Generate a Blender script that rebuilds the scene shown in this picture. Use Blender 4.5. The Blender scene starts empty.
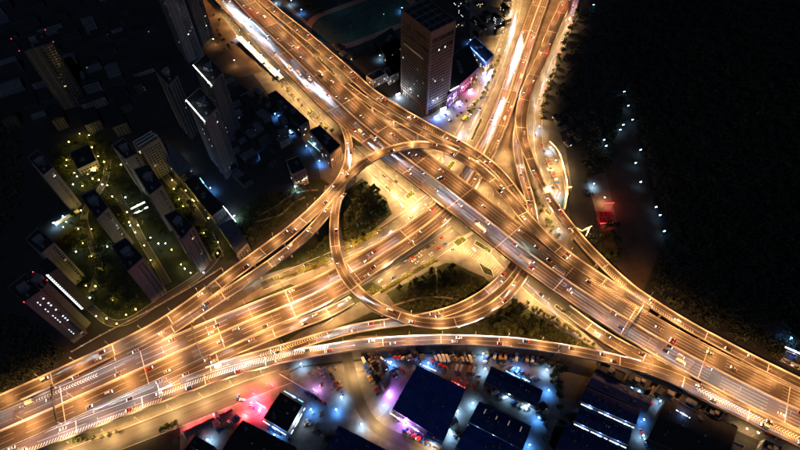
import bpy, bmesh, math, random
from mathutils import Vector, Matrix
import numpy as np

random.seed(11)
R = math.radians
C = bpy.context.scene.collection
SC = bpy.context.scene

# ------------------------------------------------------------------ camera
CAM_H = 420.0
TILT = R(36.2)
FPX = 533.333
cam_data = bpy.data.cameras.new('camera')
cam_data.sensor_width = 36.0
cam_data.lens = 24.0
cam_data.clip_start = 1.0
cam_data.clip_end = 12000.0
cam = bpy.data.objects.new('camera', cam_data)
cam.location = (0, 0, CAM_H)
cam.rotation_euler = (TILT, 0, 0)
C.objects.link(cam)
SC.camera = cam

# ------------------------------------------------------------------ night sky, moonlight, exposure
world = bpy.data.worlds.new('World')
SC.world = world
world.use_nodes = True
wn = world.node_tree.nodes
wl = world.node_tree.links
bg = wn['Background']
sky = wn.new('ShaderNodeTexSky')
sky.sky_type = 'NISHITA'
sky.sun_disc = False
sky.sun_elevation = R(-4.0)
sky.sun_rotation = R(215)
wl.new(sky.outputs['Color'], bg.inputs['Color'])
bg.inputs['Strength'].default_value = 0.09

sun_d = bpy.data.lights.new('moon', 'SUN')
sun_d.energy = 0.26
sun_d.angle = R(0.5)
sun_d.color = (0.36, 0.55, 1.0)
sun = bpy.data.objects.new('moon', sun_d)
sun.rotation_euler = (R(38), 0, R(25))
C.objects.link(sun)

SC.view_settings.view_transform = 'Standard'
SC.view_settings.look = 'None'
SC.view_settings.exposure = 0.0
SC.view_settings.gamma = 1.0
SC.render.engine = 'CYCLES'
SC.cycles.use_denoising = True
SC.cycles.max_bounces = 4
SC.cycles.diffuse_bounces = 2
SC.cycles.glossy_bounces = 2
SC.cycles.transmission_bounces = 2
SC.cycles.sample_clamp_indirect = 3.0
SC.cycles.caustics_reflective = False
SC.cycles.caustics_refractive = False

LAMP_W = 31000.0        # highway sodium lamp
BEAM_K = 470.0         # headlamp beam
GROUND_W = 35000.0


def P(px, py, z=0.0):
    """photo pixel -> the point of the site seen there at height z"""
    u = (px - 400) / FPX
    v = (225 - py) / FPX
    dy = v * math.cos(TILT) + math.sin(TILT)
    dz = v * math.sin(TILT) - math.cos(TILT)
    t = (z - CAM_H) / dz
    return Vector((u * t, dy * t, z))


def in_view(p, m=14):
    y = p[1]
    z = p[2] - CAM_H
    cy = y * math.cos(TILT) + z * math.sin(TILT)
    cz = -y * math.sin(TILT) + z * math.cos(TILT)
    if cz > -1:
        return False
    x = 400 + FPX * p[0] / -cz
    yy = 225 - FPX * cy / -cz
    return -m < x < 800 + m and -m < yy < 450 + m


# ------------------------------------------------------------------ materials
def mat(name, col, rough=0.8, var=0.25, scale=0.3, metal=0.0, emit=0.0, ecol=None, detail=4, bump=0.0, spec=0.3, col2=None):
    m = bpy.data.materials.new(name)
    m.use_nodes = True
    nt = m.node_tree
    b = nt.nodes['Principled BSDF']
    b.inputs['Roughness'].default_value = rough
    b.inputs['Metallic'].default_value = metal
    b.inputs['Specular IOR Level'].default_value = spec
    if emit > 0:
        b.inputs['Emission Color'].default_value = (*(ecol or col), 1)
        b.inputs['Emission Strength'].default_value = emit
        b.inputs['Base Color'].default_value = (*col, 1)
        m.cycles.emission_sampling = 'NONE' if emit < 25 else 'AUTO'
        return m
    tc = nt.nodes.new('ShaderNodeTexCoord')
    n1 = nt.nodes.new('ShaderNodeTexNoise')
    n1.inputs['Scale'].default_value = scale
    n1.inputs['Detail'].default_value = detail
    n1.inputs['Roughness'].default_value = 0.65
    nt.links.new(tc.outputs['Object'], n1.inputs['Vector'])
    r = nt.nodes.new('ShaderNodeValToRGB')
    r.color_ramp.elements[0].position = 0.3
    r.color_ramp.elements[1].position = 0.7
    c2 = col2 or tuple(min(1, c * (1 + var)) for c in col)
    c1 = tuple(c * (1 - var) for c in col)
    r.color_ramp.elements[0].color = (*c1, 1)
    r.color_ramp.elements[1].color = (*c2, 1)
    nt.links.new(n1.outputs['Fac'], r.inputs['Fac'])
    nt.links.new(r.outputs['Color'], b.inputs['Base Color'])
    if bump > 0:
        bp = nt.nodes.new('ShaderNodeBump')
        bp.inputs['Strength'].default_value = bump
        bp.inputs['Distance'].default_value = 0.2
        nt.links.new(n1.outputs['Fac'], bp.inputs['Height'])
        nt.links.new(bp.outputs['Normal'], b.inputs['Normal'])
    return m


def sheet_roof(name, col, dirt):
    m = mat(name, col, 0.6, 0.3, 0.12, detail=8)
    nt = m.node_tree
    N, L = nt.nodes, nt.links
    b = N['Principled BSDF']
    src = b.inputs['Base Color'].links[0].from_socket
    tc = N.new('ShaderNodeTexCoord')
    n = N.new('ShaderNodeTexNoise')
    n.inputs['Scale'].default_value = 0.22
    n.inputs['Detail'].default_value = 9
    n.inputs['Roughness'].default_value = 0.75
    L.new(tc.outputs['Object'], n.inputs['Vector'])
    r = N.new('ShaderNodeMapRange')
    r.inputs['From Min'].default_value = 0.52
    r.inputs['From Max'].default_value = 0.7
    L.new(n.outputs['Fac'], r.inputs['Value'])
    mx = N.new('ShaderNodeMixRGB')
    L.new(r.outputs['Result'], mx.inputs['Fac'])
    L.new(src, mx.inputs['Color1'])
    mx.inputs['Color2'].default_value = (*dirt, 1)
    L.new(mx.outputs['Color'], b.inputs['Base Color'])
    return m


def asphalt(name, col, wear_trails=0.45, rough=0.55, across=1.1, along=0.012):
    """tarmac with long tyre-polished wheel tracks and oil stains running along the road, also painting in traffic light trails (UV in metres: u along, v across)"""
    m = bpy.data.materials.new(name)
    m.use_nodes = True
    nt = m.node_tree
    N = nt.nodes
    L = nt.links
    b = N['Principled BSDF']
    b.inputs['Specular IOR Level'].default_value = 0.45
    uv = N.new('ShaderNodeUVMap')
    mp = N.new('ShaderNodeMapping')
    mp.inputs['Scale'].default_value = (along, across, 1)
    L.new(uv.outputs['UV'], mp.inputs['Vector'])
    n1 = N.new('ShaderNodeTexNoise')
    n1.inputs['Scale'].default_value = 1.0
    n1.inputs['Detail'].default_value = 3.0
    L.new(mp.outputs['Vector'], n1.inputs['Vector'])
    mp2 = N.new('ShaderNodeMapping')
    mp2.inputs['Scale'].default_value = (0.035, 0.09, 1)
    L.new(uv.outputs['UV'], mp2.inputs['Vector'])
    n2 = N.new('ShaderNodeTexNoise')
    n2.inputs['Scale'].default_value = 1.0
    n2.inputs['Detail'].default_value = 5.0
    L.new(mp2.outputs['Vector'], n2.inputs['Vector'])
    add = N.new('ShaderNodeMath')
    add.operation = 'MULTIPLY_ADD'
    add.inputs[1].default_value = 0.45
    L.new(n2.outputs['Fac'], add.inputs[0])
    ml = N.new('ShaderNodeMath')
    ml.operation = 'MULTIPLY'
    ml.inputs[1].default_value = 0.55
    L.new(n1.outputs['Fac'], ml.inputs[0])
    L.new(ml.outputs[0], add.inputs[2])
    r = N.new('ShaderNodeValToRGB')
    r.color_ramp.elements[0].position = 0.36
    r.color_ramp.elements[1].position = 0.66
    r.color_ramp.elements[0].color = (*(c * (1 - wear_trails) for c in col), 1)
    r.color_ramp.elements[1].color = (*(c * (1 + wear_trails * 1.3) for c in col), 1)  # pale streaks: tyre wear and painted-in light trails together
    L.new(add.outputs[0], r.inputs['Fac'])
    L.new(r.outputs['Color'], b.inputs['Base Color'])
    rr = N.new('ShaderNodeMapRange')
    rr.inputs['To Min'].default_value = rough - 0.12
    rr.inputs['To Max'].default_value = rough + 0.2
    L.new(n1.outputs['Fac'], rr.inputs['Value'])
    L.new(rr.outputs['Result'], b.inputs['Roughness'])
    return m


M = {}
M['deck'] = asphalt('bridge_asphalt', (0.042, 0.034, 0.029), 0.72, 0.5, 1.5, 0.006)
M['street'] = asphalt('street_asphalt', (0.062, 0.055, 0.05), 0.6)
M['concrete'] = mat('bridge_concrete', (0.36, 0.34, 0.31), 0.85, 0.22, 0.25)
M['parapet'] = mat('parapet_concrete', (0.58, 0.55, 0.50), 0.8, 0.2, 0.5)
M['paint'] = mat('road_paint', (0.52, 0.50, 0.45), 0.7, 0.4, 0.7)
M['paint_y'] = mat('yellow_road_paint', (0.72, 0.48, 0.08), 0.6, 0.18, 1.5)
M['joint'] = mat('joint_steel', (0.48, 0.46, 0.44), 0.5, 0.2, 2.0)
M['steel'] = mat('galvanised_steel', (0.42, 0.43, 0.44), 0.45, 0.12, 2.0, metal=0.6)
M['ground'] = mat('city_ground', (0.035, 0.034, 0.034), 0.95, 0.5, 0.02, detail=8)
M['paving'] = mat('light_paving', (0.125, 0.112, 0.098), 0.8, 0.5, 0.05, detail=10)
M['lot'] = mat('yard_concrete', (0.135, 0.13, 0.128), 0.75, 0.55, 0.07, detail=8)
M['lot_dark'] = mat('old_tarmac', (0.055, 0.055, 0.058), 0.8, 0.4, 0.08, detail=8)
M['earth'] = mat('bare_earth', (0.085, 0.058, 0.04), 0.95, 0.45, 0.05, detail=8)
M['turf'] = mat('park_turf', (0.026, 0.032, 0.012), 0.95, 0.5, 0.12, detail=8)
M['path'] = mat('path_paving', (0.2, 0.17, 0.13), 0.85, 0.25, 0.3)
M['kerb'] = mat('kerb_stone', (0.4, 0.38, 0.35), 0.8, 0.2, 0.8)
M['leaf'] = mat('leaves', (0.08, 0.095, 0.025), 0.8, 0.5, 0.5, detail=3)
M['leaf2'] = mat('dark_leaves', (0.05, 0.066, 0.02), 0.8, 0.5, 0.5, detail=3)
M['leaf3'] = mat('lamplit_leaves', (0.15, 0.14, 0.02), 0.8, 0.4, 0.5, detail=3)  # yellow lamplight put into the leaf colour of lit planting
M['bark'] = mat('bark', (0.09, 0.065, 0.045), 0.95, 0.3, 2.0)
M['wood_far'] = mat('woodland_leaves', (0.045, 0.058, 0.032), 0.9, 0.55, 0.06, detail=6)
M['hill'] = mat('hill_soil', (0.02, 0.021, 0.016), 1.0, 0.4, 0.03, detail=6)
M['wall_pink'] = mat('pinkish_render', (0.17, 0.17, 0.185), 0.9, 0.12, 0.15)
M['wall_grey'] = mat('grey_render', (0.22, 0.21, 0.215), 0.9, 0.14, 0.15)
M['wall_dark'] = mat('dark_render', (0.07, 0.07, 0.078), 0.9, 0.2, 0.15)
M['wall_brown'] = mat('brown_cladding', (0.20, 0.135, 0.105), 0.7, 0.15, 0.2)
M['wall_tan'] = mat('tan_render', (0.42, 0.33, 0.24), 0.9, 0.15, 0.2)
M['wall_white'] = mat('white_render', (0.6, 0.58, 0.56), 0.85, 0.1, 0.2)
M['roof_dark'] = mat('dark_roofing', (0.028, 0.028, 0.032), 0.95, 0.35, 0.1, detail=6)
M['roof_blue'] = sheet_roof('blue_metal_roof', (0.018, 0.06, 0.28), (0.12, 0.12, 0.15))
M['roof_navy'] = sheet_roof('navy_metal_roof', (0.018, 0.035, 0.14), (0.12, 0.115, 0.12))
M['roof_grey'] = mat('grey_roofing', (0.13, 0.13, 0.14), 0.9, 0.3, 0.12)
M['glass'] = mat('dark_window_glass', (0.012, 0.014, 0.018), 0.15, 0.3, 0.5, spec=0.6)
M['rubber'] = mat('tyre_rubber', (0.02, 0.02, 0.02), 0.9, 0.2, 3)
M['lit_warm'] = mat('warm_lit_window', (0.6, 0.5, 0.3), 0.5, emit=1.1, ecol=(1, 0.75, 0.4))
M['lit_white'] = mat('white_lit_window', (0.6, 0.6, 0.6), 0.5, emit=1.5, ecol=(0.85, 0.93, 1.0))
M['lit_dim'] = mat('dim_lit_window', (0.5, 0.45, 0.4), 0.5, emit=0.22, ecol=(1, 0.8, 0.55))
M['lens_na'] = mat('sodium_lens', (0.8, 0.6, 0.3), 0.4, emit=24, ecol=(1, 0.72, 0.36))
M['lens_yel'] = mat('garden_globe', (0.8, 0.7, 0.3), 0.4, emit=15, ecol=(1, 0.76, 0.20))
M['lens_wht'] = mat('white_lens', (0.8, 0.8, 0.8), 0.4, emit=24.9, ecol=(0.85, 0.93, 1.0))
M['lens_blue'] = mat('blue_white_lens', (0.8, 0.8, 0.8), 0.4, emit=20, ecol=(0.35, 0.66, 1.0))
M['led_white'] = mat('white_led_strip', (0.8, 0.8, 0.8), 0.4, emit=2.0, ecol=(0.93, 1.0, 0.97))
M['led_blue'] = mat('blue_led_strip', (0.2, 0.3, 0.8), 0.4, emit=3.0, ecol=(0.15, 0.35, 1.0))
M['led_red'] = mat('red_led_strip', (0.8, 0.1, 0.1), 0.4, emit=2.2, ecol=(1.0, 0.06, 0.08))
M['led_pink'] = mat('pink_led_panel', (0.8, 0.3, 0.6), 0.4, emit=4.0, ecol=(1.0, 0.3, 0.75))
M['led_cyan'] = mat('cyan_led_panel', (0.3, 0.8, 0.8), 0.4, emit=2.0, ecol=(0.25, 0.8, 1.0))
M['led_green'] = mat('green_led_panel', (0.3, 0.8, 0.4), 0.4, emit=1.6, ecol=(0.35, 1.0, 0.4))
M['led_amber'] = mat('amber_led_strip', (0.8, 0.6, 0.3), 0.4, emit=1.5, ecol=(1.0, 0.62, 0.25))
M['head'] = mat('headlamp_glass', (0.8, 0.8, 0.8), 0.2, emit=22, ecol=(0.88, 0.94, 1.0))
M['tail'] = mat('tail_lamp_glass', (0.6, 0.05, 0.05), 0.2, emit=9, ecol=(1.0, 0.05, 0.04))
M['awning_red'] = mat('red_fabric', (0.5, 0.03, 0.03), 0.85, 0.2, 0.4)
M['fabric_w'] = mat('white_fabric', (0.6, 0.6, 0.58), 0.85, 0.15, 0.4)
M['track'] = mat('running_track_rubber', (0.32, 0.12, 0.085), 0.9, 0.2, 0.15)
M['field'] = mat('sports_turf', (0.045, 0.075, 0.07), 0.95, 0.3, 0.1)
M['sign_green'] = mat('green_sign_sheet', (0.02, 0.16, 0.09), 0.5, 0.1, 1)
M['crate'] = mat('cardboard', (0.38, 0.24, 0.13), 0.9, 0.25, 0.8)
CAR_COLS = [('white_car_paint', (0.72, 0.72, 0.71)), ('silver_car_paint', (0.45, 0.46, 0.47)), ('black_car_paint', (0.02, 0.02, 0.022)),
            ('grey_car_paint', (0.16, 0.17, 0.18)), ('red_car_paint', (0.38, 0.03, 0.03)), ('blue_car_paint', (0.04, 0.09, 0.28))]
for n_, c_ in CAR_COLS:
    M[n_] = mat(n_, c_, 0.3, 0.06, 1.0, metal=0.15, spec=0.5)


# ------------------------------------------------------------------ mesh helpers
class MB:
    def __init__(self):
        self.v = []
        self.f = []
        self.m = []
        self.uv = None

    def add(self, verts, faces, mi=0):
        o = len(self.v)
        self.v += [tuple(p) for p in verts]
        for f in faces:
            self.f.append(tuple(i + o for i in f))
            self.m.append(mi)

    def box(self, c, s, mi=0, rot=0.0, taper=1.0):
        x, y, z = s[0] / 2, s[1] / 2, s[2] / 2
        cr, sr = math.cos(rot), math.sin(rot)
        vs = []
        for (a, b_, d) in ((-x, -y, -z), (x, -y, -z), (x, y, -z), (-x, y, -z), (-x, -y, z), (x, -y, z), (x, y, z), (-x, y, z)):
            if d > 0:
                a *= taper
                b_ *= taper
            vs.append((c[0] + a * cr - b_ * sr, c[1] + a * sr + b_ * cr, c[2] + d))
        self.add(vs, [(0, 3, 2, 1), (4, 5, 6, 7), (0, 1, 5, 4), (1, 2, 6, 5), (2, 3, 7, 6), (3, 0, 4, 7)], mi)

    def obox(self, o, ax, ay, az, mi=0):
        """box from a corner and three edge vectors"""
        o, ax, ay, az = Vector(o), Vector(ax), Vector(ay), Vector(az)
        vs = [o, o + ax, o + ax + ay, o + ay, o + az, o + ax + az, o + ax + ay + az, o + ay + az]
        fs = [(0, 3, 2, 1), (4, 5, 6, 7), (0, 1, 5, 4), (1, 2, 6, 5), (2, 3, 7, 6), (3, 0, 4, 7)]
        if ax.cross(ay).dot(az) < 0:
            fs = [tuple(reversed(f)) for f in fs]
        self.add(vs, fs, mi)

    def prism(self, poly, z0, z1, mi=0, top=None, bottom=True):
        poly = [(p[0], p[1]) for p in poly]
        a = sum(poly[i][0] * poly[(i + 1) % len(poly)][1] - poly[(i + 1) % len(poly)][0] * poly[i][1] for i in range(len(poly)))
        if a < 0:
            poly = poly[::-1]
        n = len(poly)
        vs = [(x, y, z0) for x, y in poly] + [(x, y, z1) for x, y in poly]
        o = len(self.v)
        self.v += vs
        for i in range(n):
            j = (i + 1) % n
            self.f.append((o + i, o + j, o + n + j, o + n + i))
            self.m.append(mi)
        self.f.append(tuple(o + n + i for i in range(n)))
        self.m.append(mi if top is None else top)
        if bottom:
            self.f.append(tuple(o + i for i in reversed(range(n))))
            self.m.append(mi)

    def tube(self, p0, p1, r0, r1, n=6, mi=0):
        p0, p1 = Vector(p0), Vector(p1)
        d = (p1 - p0).normalized()
        up = Vector((0, 0, 1)) if abs(d.z) < 0.9 else Vector((1, 0, 0))
        a = d.cross(up).normalized()
        b_ = d.cross(a)
        vs = []
        for p, r in ((p0, r0), (p1, r1)):
            for k in range(n):
                t = 2 * math.pi * k / n
                vs.append(p + a * math.cos(t) * r + b_ * math.sin(t) * r)
        fs = [(k, n + k, n + (k + 1) % n, (k + 1) % n) for k in range(n)]
        fs.append(tuple(range(n)))
        fs.append(tuple(n + k for k in reversed(range(n))))
        self.add(vs, fs, mi)

    def mesh(self, name, mats):
        me = bpy.data.meshes.new(name)
        me.from_pydata(self.v, [], self.f)
        for m_ in (mats if isinstance(mats, (list, tuple)) else [mats]):
            me.materials.append(m_)
        me.polygons.foreach_set('material_index', self.m)
        if self.uv:
            ul = me.uv_layers.new(name='UVMap')
            flat = []
            for p in me.polygons:
                for li in p.loop_indices:
                    flat += self.uv[me.loops[li].vertex_index]
            ul.data.foreach_set('uv', flat)
        me.update()
        return me

    def build(self, name, mats, parent=None, **kw):
        return link(name, self.mesh(name, mats), parent, **kw)


def link(name, data, parent=None, loc=None, rz=None, kind=None, label=None):
    o = bpy.data.objects.new(name, data)
    C.objects.link(o)
    if parent is not None:
        o.parent = parent
    if loc is not None:
        o.location = loc
    if rz is not None:
        o.rotation_euler = (0, 0, rz)
    if kind:
        o['kind'] = kind
    if label:
        o['label'] = label
    return o


def tag(o, label, cat, group=None, kind=None):
    o['label'] = label
    o['category'] = cat
    if group:
        o['group'] = group
    if kind:
        o['kind'] = kind
    return o


def thing(name, label, cat, loc=(0, 0, 0), rz=0.0, group=None, kind=None):
    o = bpy.data.objects.new(name, None)
    o.empty_display_size = 1
    C.objects.link(o)
    o.location = loc
    o.rotation_euler = (0, 0, rz)
    return tag(o, label, cat, group, kind)


KIDS = {}


def kids(root):
    if root.name not in KIDS:
        KIDS[root.name] = [(c, list(c.children)) for c in root.children]
    return KIDS[root.name]


def dup(root, loc, rz=0.0, scale=None, label=None, group=None, cat=None):
    r = root.copy()
    C.objects.link(r)
    r.location = loc
    r.rotation_euler = (0, 0, rz)
    if scale:
        r.scale = scale if isinstance(scale, tuple) else (scale,) * 3
    if label:
        r['label'] = label
    if cat:
        r['category'] = cat
    if group:
        r['group'] = group
    for c, gs in kids(root):
        d = c.copy()
        C.objects.link(d)
        d.parent = r
        for g in gs:
            e = g.copy()
            C.objects.link(e)
            e.parent = d
    return r


class Kit:
    """first call places the original, later calls copies of it"""
    def __init__(self, root):
        self.root = root
        self.used = False

    def place(self, loc, rz=0.0, scale=None, label=None, group=None, cat=None):
        if not self.used:
            kids(self.root)
            self.used = True
            r = self.root
            r.location = loc
            r.rotation_euler = (0, 0, rz)
            if scale:
                r.scale = scale if isinstance(scale, tuple) else (scale,) * 3
            if label:
                r['label'] = label
            if group:
                r['group'] = group
            if cat:
                r['category'] = cat
            return r
        return dup(self.root, loc, rz, scale, label, group, cat)


# ------------------------------------------------------------------ ground
def sheet(name, pts, z, m, label, cat='ground', kind='structure'):
    b = MB()
    b.prism([P(x, y, 0) for x, y in pts], z - 0.6 if z > 0.05 else z - 0.02, z, 0, bottom=False)
    o = b.build(name, m)
    return tag(o, label, cat, kind=kind)


gb = MB()
gb.add([(-4000, -2500, 0), (4000, -2500, 0), (4000, 6000, 0), (-4000, 6000, 0)], [(0, 1, 2, 3)])
tag(gb.build('ground', M['ground']), 'dark city ground spreading under everything', 'ground', kind='structure')

sheet('pavement', [(150, -70), (250, 70), (300, 135), (318, 165), (326, 205), (300, 232), (232, 290), (170, 322), (60, 372), (-60, 420), (-60, 520), (60, 470),
                   (180, 425), (262, 384), (300, 366), (420, 352), (540, 356), (640, 384), (740, 432), (840, 476), (900, 470), (700, 345), (610, 285),
                   (572, 240), (566, 190), (556, 150), (540, 120), (548, 70), (572, 20), (590, -40), (470, -40), (470, 60), (455, 110), (420, 118), (370, 85), (290, 5), (235, -70)],
      0.03, M['paving'], 'pale paved ground under and between the ramps of the interchange', 'pavement')
sheet('park_lawn', [(345, 192), (362, 178), (372, 188), (386, 198), (392, 214), (378, 226), (352, 246), (343, 240), (339, 220)], 0.15, M['turf'],
      'dark lawn of the wooded triangle west of the junction', 'lawn')
sheet('park_lawn', [(386, 293), (412, 280), (434, 268), (446, 263), (456, 264), (470, 271), (484, 277), (494, 287), (484, 297), (462, 306), (440, 311), (412, 313), (396, 306)], 0.15, M['turf'],
      'dark lawn inside the ring ramp crossed by a footpath', 'lawn')
sheet('park_lawn', [(300, 342), (350, 322), (372, 312), (396, 322), (440, 330), (478, 322), (500, 312), (514, 301), (526, 308), (560, 330), (596, 349), (580, 352), (540, 343), (440, 335), (360, 336), (310, 350)], 0.15, M['turf'],
      'planted wedge between the ring ramp and the bottom ramp', 'lawn')
sheet('park_lawn', [(243, 262), (268, 246), (290, 226), (318, 206), (331, 200), (330, 232), (334, 256), (318, 262), (286, 268), (262, 276)], 0.15, M['turf'],
      'dim lawn between the western ramp and the ring ramp', 'lawn')
sheet('park_lawn', [(238, 210), (262, 196), (290, 190), (320, 178), (330, 184), (300, 210), (268, 236), (244, 252), (226, 262), (222, 240)], 0.12, M['turf'],
      'dark garden with curved paths beyond the western ramp', 'lawn')
sheet('park_lawn', [(196, 328), (240, 306), (290, 284), (300, 288), (248, 310), (205, 332)], 0.15, M['turf'], 'narrow green strip beside the second highway', 'lawn')
sheet('park_lawn', [(276, 338), (340, 300), (372, 282), (384, 288), (352, 308), (300, 332), (282, 345)], 0.15, M['turf'], 'yellow-lit green verge south of the second highway', 'lawn')
sheet('yard', [(180, 420), (262, 386), (300, 368), (420, 354), (556, 358), (560, 420), (556, 470), (180, 470)], 0.05, M['lot'],
      'concrete yard and lanes around the blue roofed sheds', 'yard')
sheet('yard', [(560, 358), (640, 386), (740, 436), (830, 480), (556, 480)], 0.045, M['lot_dark'], 'dark tarmac yard among the right-hand shed rows', 'yard')
sheet('plaza', [(428, 118), (452, 97), (474, 84), (486, 68), (492, 76), (484, 96), (462, 122), (444, 126)], 0.05, M['paving'], 'blue lit forecourt at the foot of the brown tower', 'plaza')
sheet('plaza', [(536, 118), (556, 122), (566, 150), (572, 190), (560, 200), (546, 176), (536, 150)], 0.05, M['paving'], 'white lit parking forecourt beside the northern ramps', 'plaza')
sheet('plaza', [(586, 178), (606, 172), (614, 210), (616, 222), (598, 224), (594, 205)], 0.06, M['paving'], 'tan forecourt above the red awning', 'plaza')
sheet('dirt_lot', [(584, 158), (602, 140), (620, 100), (634, 96), (640, 150), (664, 240), (640, 300), (626, 290), (596, 262), (600, 226), (616, 222), (606, 172)], 0.04, M['earth'],
      'brown bare lot edged by a curve of white lamps', 'lot')
sheet('dirt_lot', [(170, -60), (232, 30), (262, 72), (240, 78), (215, 70), (190, 40), (160, 0)], 0.04, M['earth'], 'rough orange-lit building land at upper left', 'lot')
sheet('courtyard', [(48, 150), (90, 130), (150, 160), (176, 186), (214, 232), (224, 258), (170, 300), (110, 326), (80, 296), (66, 240)], 0.03, M['turf'],
      'planted courtyard of the residential blocks dotted with lamps', 'courtyard')


# ------------------------------------------------------------------ lamps (each with its own light)
def spot_data(name, w, col, ang=150, blend=0.7, rad=0.25):
    d = bpy.data.lights.new(name, 'SPOT')
    d.energy = w
    d.color = col
    d.spot_size = R(ang)
    d.spot_blend = blend
    d.shadow_soft_size = rad
    return d


def point_data(name, w, col, rad=0.25):
    d = bpy.data.lights.new(name, 'POINT')
    d.energy = w
    d.color = col
    d.shadow_soft_size = rad
    return d


def make_street_lamp(h, arm, ld, lens, pole_r=0.13):
    t = thing('street_lamp', 'street lamp', 'street lamp')
    b = MB()
    b.box((0, 0, 0.25), (0.5, 0.5, 0.5))
    b.tube((0, 0, 0.4), (0, 0, h - 0.6), pole_r, pole_r * 0.65, 6)
    b.build('pole', M['steel'], t)
    b = MB()
    b.tube((0, 0, h - 0.7), (0, arm * 0.45, h + 0.1), pole_r * 0.6, pole_r * 0.5, 5)
    b.tube((0, arm * 0.45, h + 0.1), (0, arm, h + 0.15), pole_r * 0.5, pole_r * 0.45, 5)
    b.build('arm', M['steel'], t)
    b = MB()
    b.box((0, arm + 0.35, h + 0.18), (0.4, 1.1, 0.16), 0, taper=0.8)
    hd = b.build('lamp_head', M['steel'], t)
    b = MB()
    b.box((0, arm + 0.4, h + 0.065), (0.32, 0.8, 0.06))
    b.build('lens', M[lens], hd)
    l = link('lamp_light', ld, t, (0, arm + 0.4, h - 0.12))
    return Kit(t)


LD_hw = spot_data('sodium_light', LAMP_W, (1.0, 0.42, 0.125), 154, 0.6)
LD_ramp = spot_data('ramp_sodium_light', LAMP_W * 0.7, (1.0, 0.44, 0.135), 152, 0.6)
LD_gr = spot_data('ground_sodium_light', GROUND_W, (1.0, 0.60, 0.23), 150, 0.6, 0.4)
lamp_hw = make_street_lamp(11.5, 3.0, LD_hw, 'lens_na')
lamp_ramp = make_street_lamp(8.5, 1.6, LD_ramp, 'lens_na', 0.11)
lamp_gr = make_street_lamp(12.0, 2.2, LD_gr, 'lens_na')


def make_yard_lamp(name, h, ld, lens, cat, wide=1.0):
    t = thing(name, cat, cat)
    b = MB()
    b.box((0, 0, 0.2), (0.5, 0.5, 0.4))
    b.tube((0, 0, 0.3), (0, 0, h), 0.1, 0.07, 6)
    b.build('pole', M['steel'], t)
    b = MB()
    b.box((0, 0, h + 0.22), (wide * 0.6, 0.4, 0.25), 0, taper=0.75)
    hd = b.build('lamp_head', M['steel'], t)
    b = MB()
    b.box((0, 0, h - 0.02), (wide * 1.1, 0.8, 0.22))
    b.build('lens', M[lens], hd)
    link('lamp_light', ld, t, (0, 0, h - 0.2))
    return Kit(t)


def make_garden_lamp(h, ld, lens):
    t = thing('garden_lamp', 'garden lamp', 'garden lamp')
    b = MB()
    b.tube((0, 0, 0), (0, 0, h), 0.07, 0.05, 5)
    b.build('pole', M['steel'], t)
    b = MB()
    n = 7
    rings = []
    for k in range(1, 5):
        a = math.pi * k / 5
        rings.append([(0.5 * math.sin(a) * math.cos(2 * math.pi * q / n), 0.5 * math.sin(a) * math.sin(2 * math.pi * q / n), h + 0.45 - 0.5 * math.cos(a)) for q in range(n)])
    vs = [p for r_ in rings for p in r_]
    fs = [(i * n + q, i * n + (q + 1) % n, (i + 1) * n + (q + 1) % n, (i + 1) * n + q) for i in range(3) for q in range(n)]
    fs += [tuple(reversed(range(n))), tuple(3 * n + q for q in range(n))]
    b.add(vs, fs)
    b.build('globe', M[lens], t)
    link('lamp_light', ld, t, (0, 0, h + 1.15))
    return Kit(t)


garden_y = make_garden_lamp(3.6, point_data('garden_light', 1700, (1.0, 0.68, 0.11), 0.3), 'lens_yel')
garden_w = make_garden_lamp(3.6, point_data('white_garden_light', 900, (0.85, 0.97, 0.9), 0.2), 'lens_wht')


# ------------------------------------------------------------------ vehicles
def beam_data(name, k, col, power=2.7, spread=0.048, reach=0.018, cone=100):
    """headlamp with a cut-off beam pattern: brightest just under the horizon, narrow sideways"""
    d = bpy.data.lights.new(name, 'SPOT')
    d.energy = 1.0
    d.color = col
    d.spot_size = R(cone)
    d.spot_blend = 0.15
    d.shadow_soft_size = 0.12
    d.use_nodes = True
    nt = d.node_tree
    N, L = nt.nodes, nt.links
    em = N['Emission']
    tc = N.new('ShaderNodeTexCoord')
    sp = N.new('ShaderNodeSeparateXYZ')
    L.new(tc.outputs['Normal'], sp.inputs[0])

    def mth(op, a, b_=None, c_=None):
        n = N.new('ShaderNodeMath')
        n.operation = op
        for i, q in enumerate((a, b_, c_)):
            if q is None:
                continue
            if isinstance(q, (int, float)):
                n.inputs[i].default_value = q
            else:
                L.new(q, n.inputs[i])
        return n.outputs[0]
    fwd = mth('MAXIMUM', mth('ABSOLUTE', sp.outputs['Z']), 0.05)
    dep = mth('DIVIDE', mth('MULTIPLY', sp.outputs['Y'], BEAM_SIGN), fwd)
    side = mth('DIVIDE', sp.outputs['X'], fwd)
    core = mth('POWER', mth('MAXIMUM', dep, reach), -power)
    gate = mth('SMOOTH_MIN', mth('MAXIMUM', mth('MULTIPLY', dep, 1.0 / reach), 0.0), 1.0, 0.3)
    s2 = mth('DIVIDE', mth('MULTIPLY', side, side), -spread * spread)
    lat = mth('POWER', 2.718, s2)
    L.new(mth('MULTIPLY', mth('MULTIPLY', core, gate), mth('MULTIPLY', lat, k)), em.inputs['Strength'])
    return d


BEAM_SIGN = -1.0
LD_head = beam_data('headlamp_beam', BEAM_K, (0.66, 0.82, 1.0))
LD_tail = beam_data('tail_lamp_glow', 60.0, (1.0, 0.10, 0.06), 2.4, 0.16, 0.05)


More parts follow.
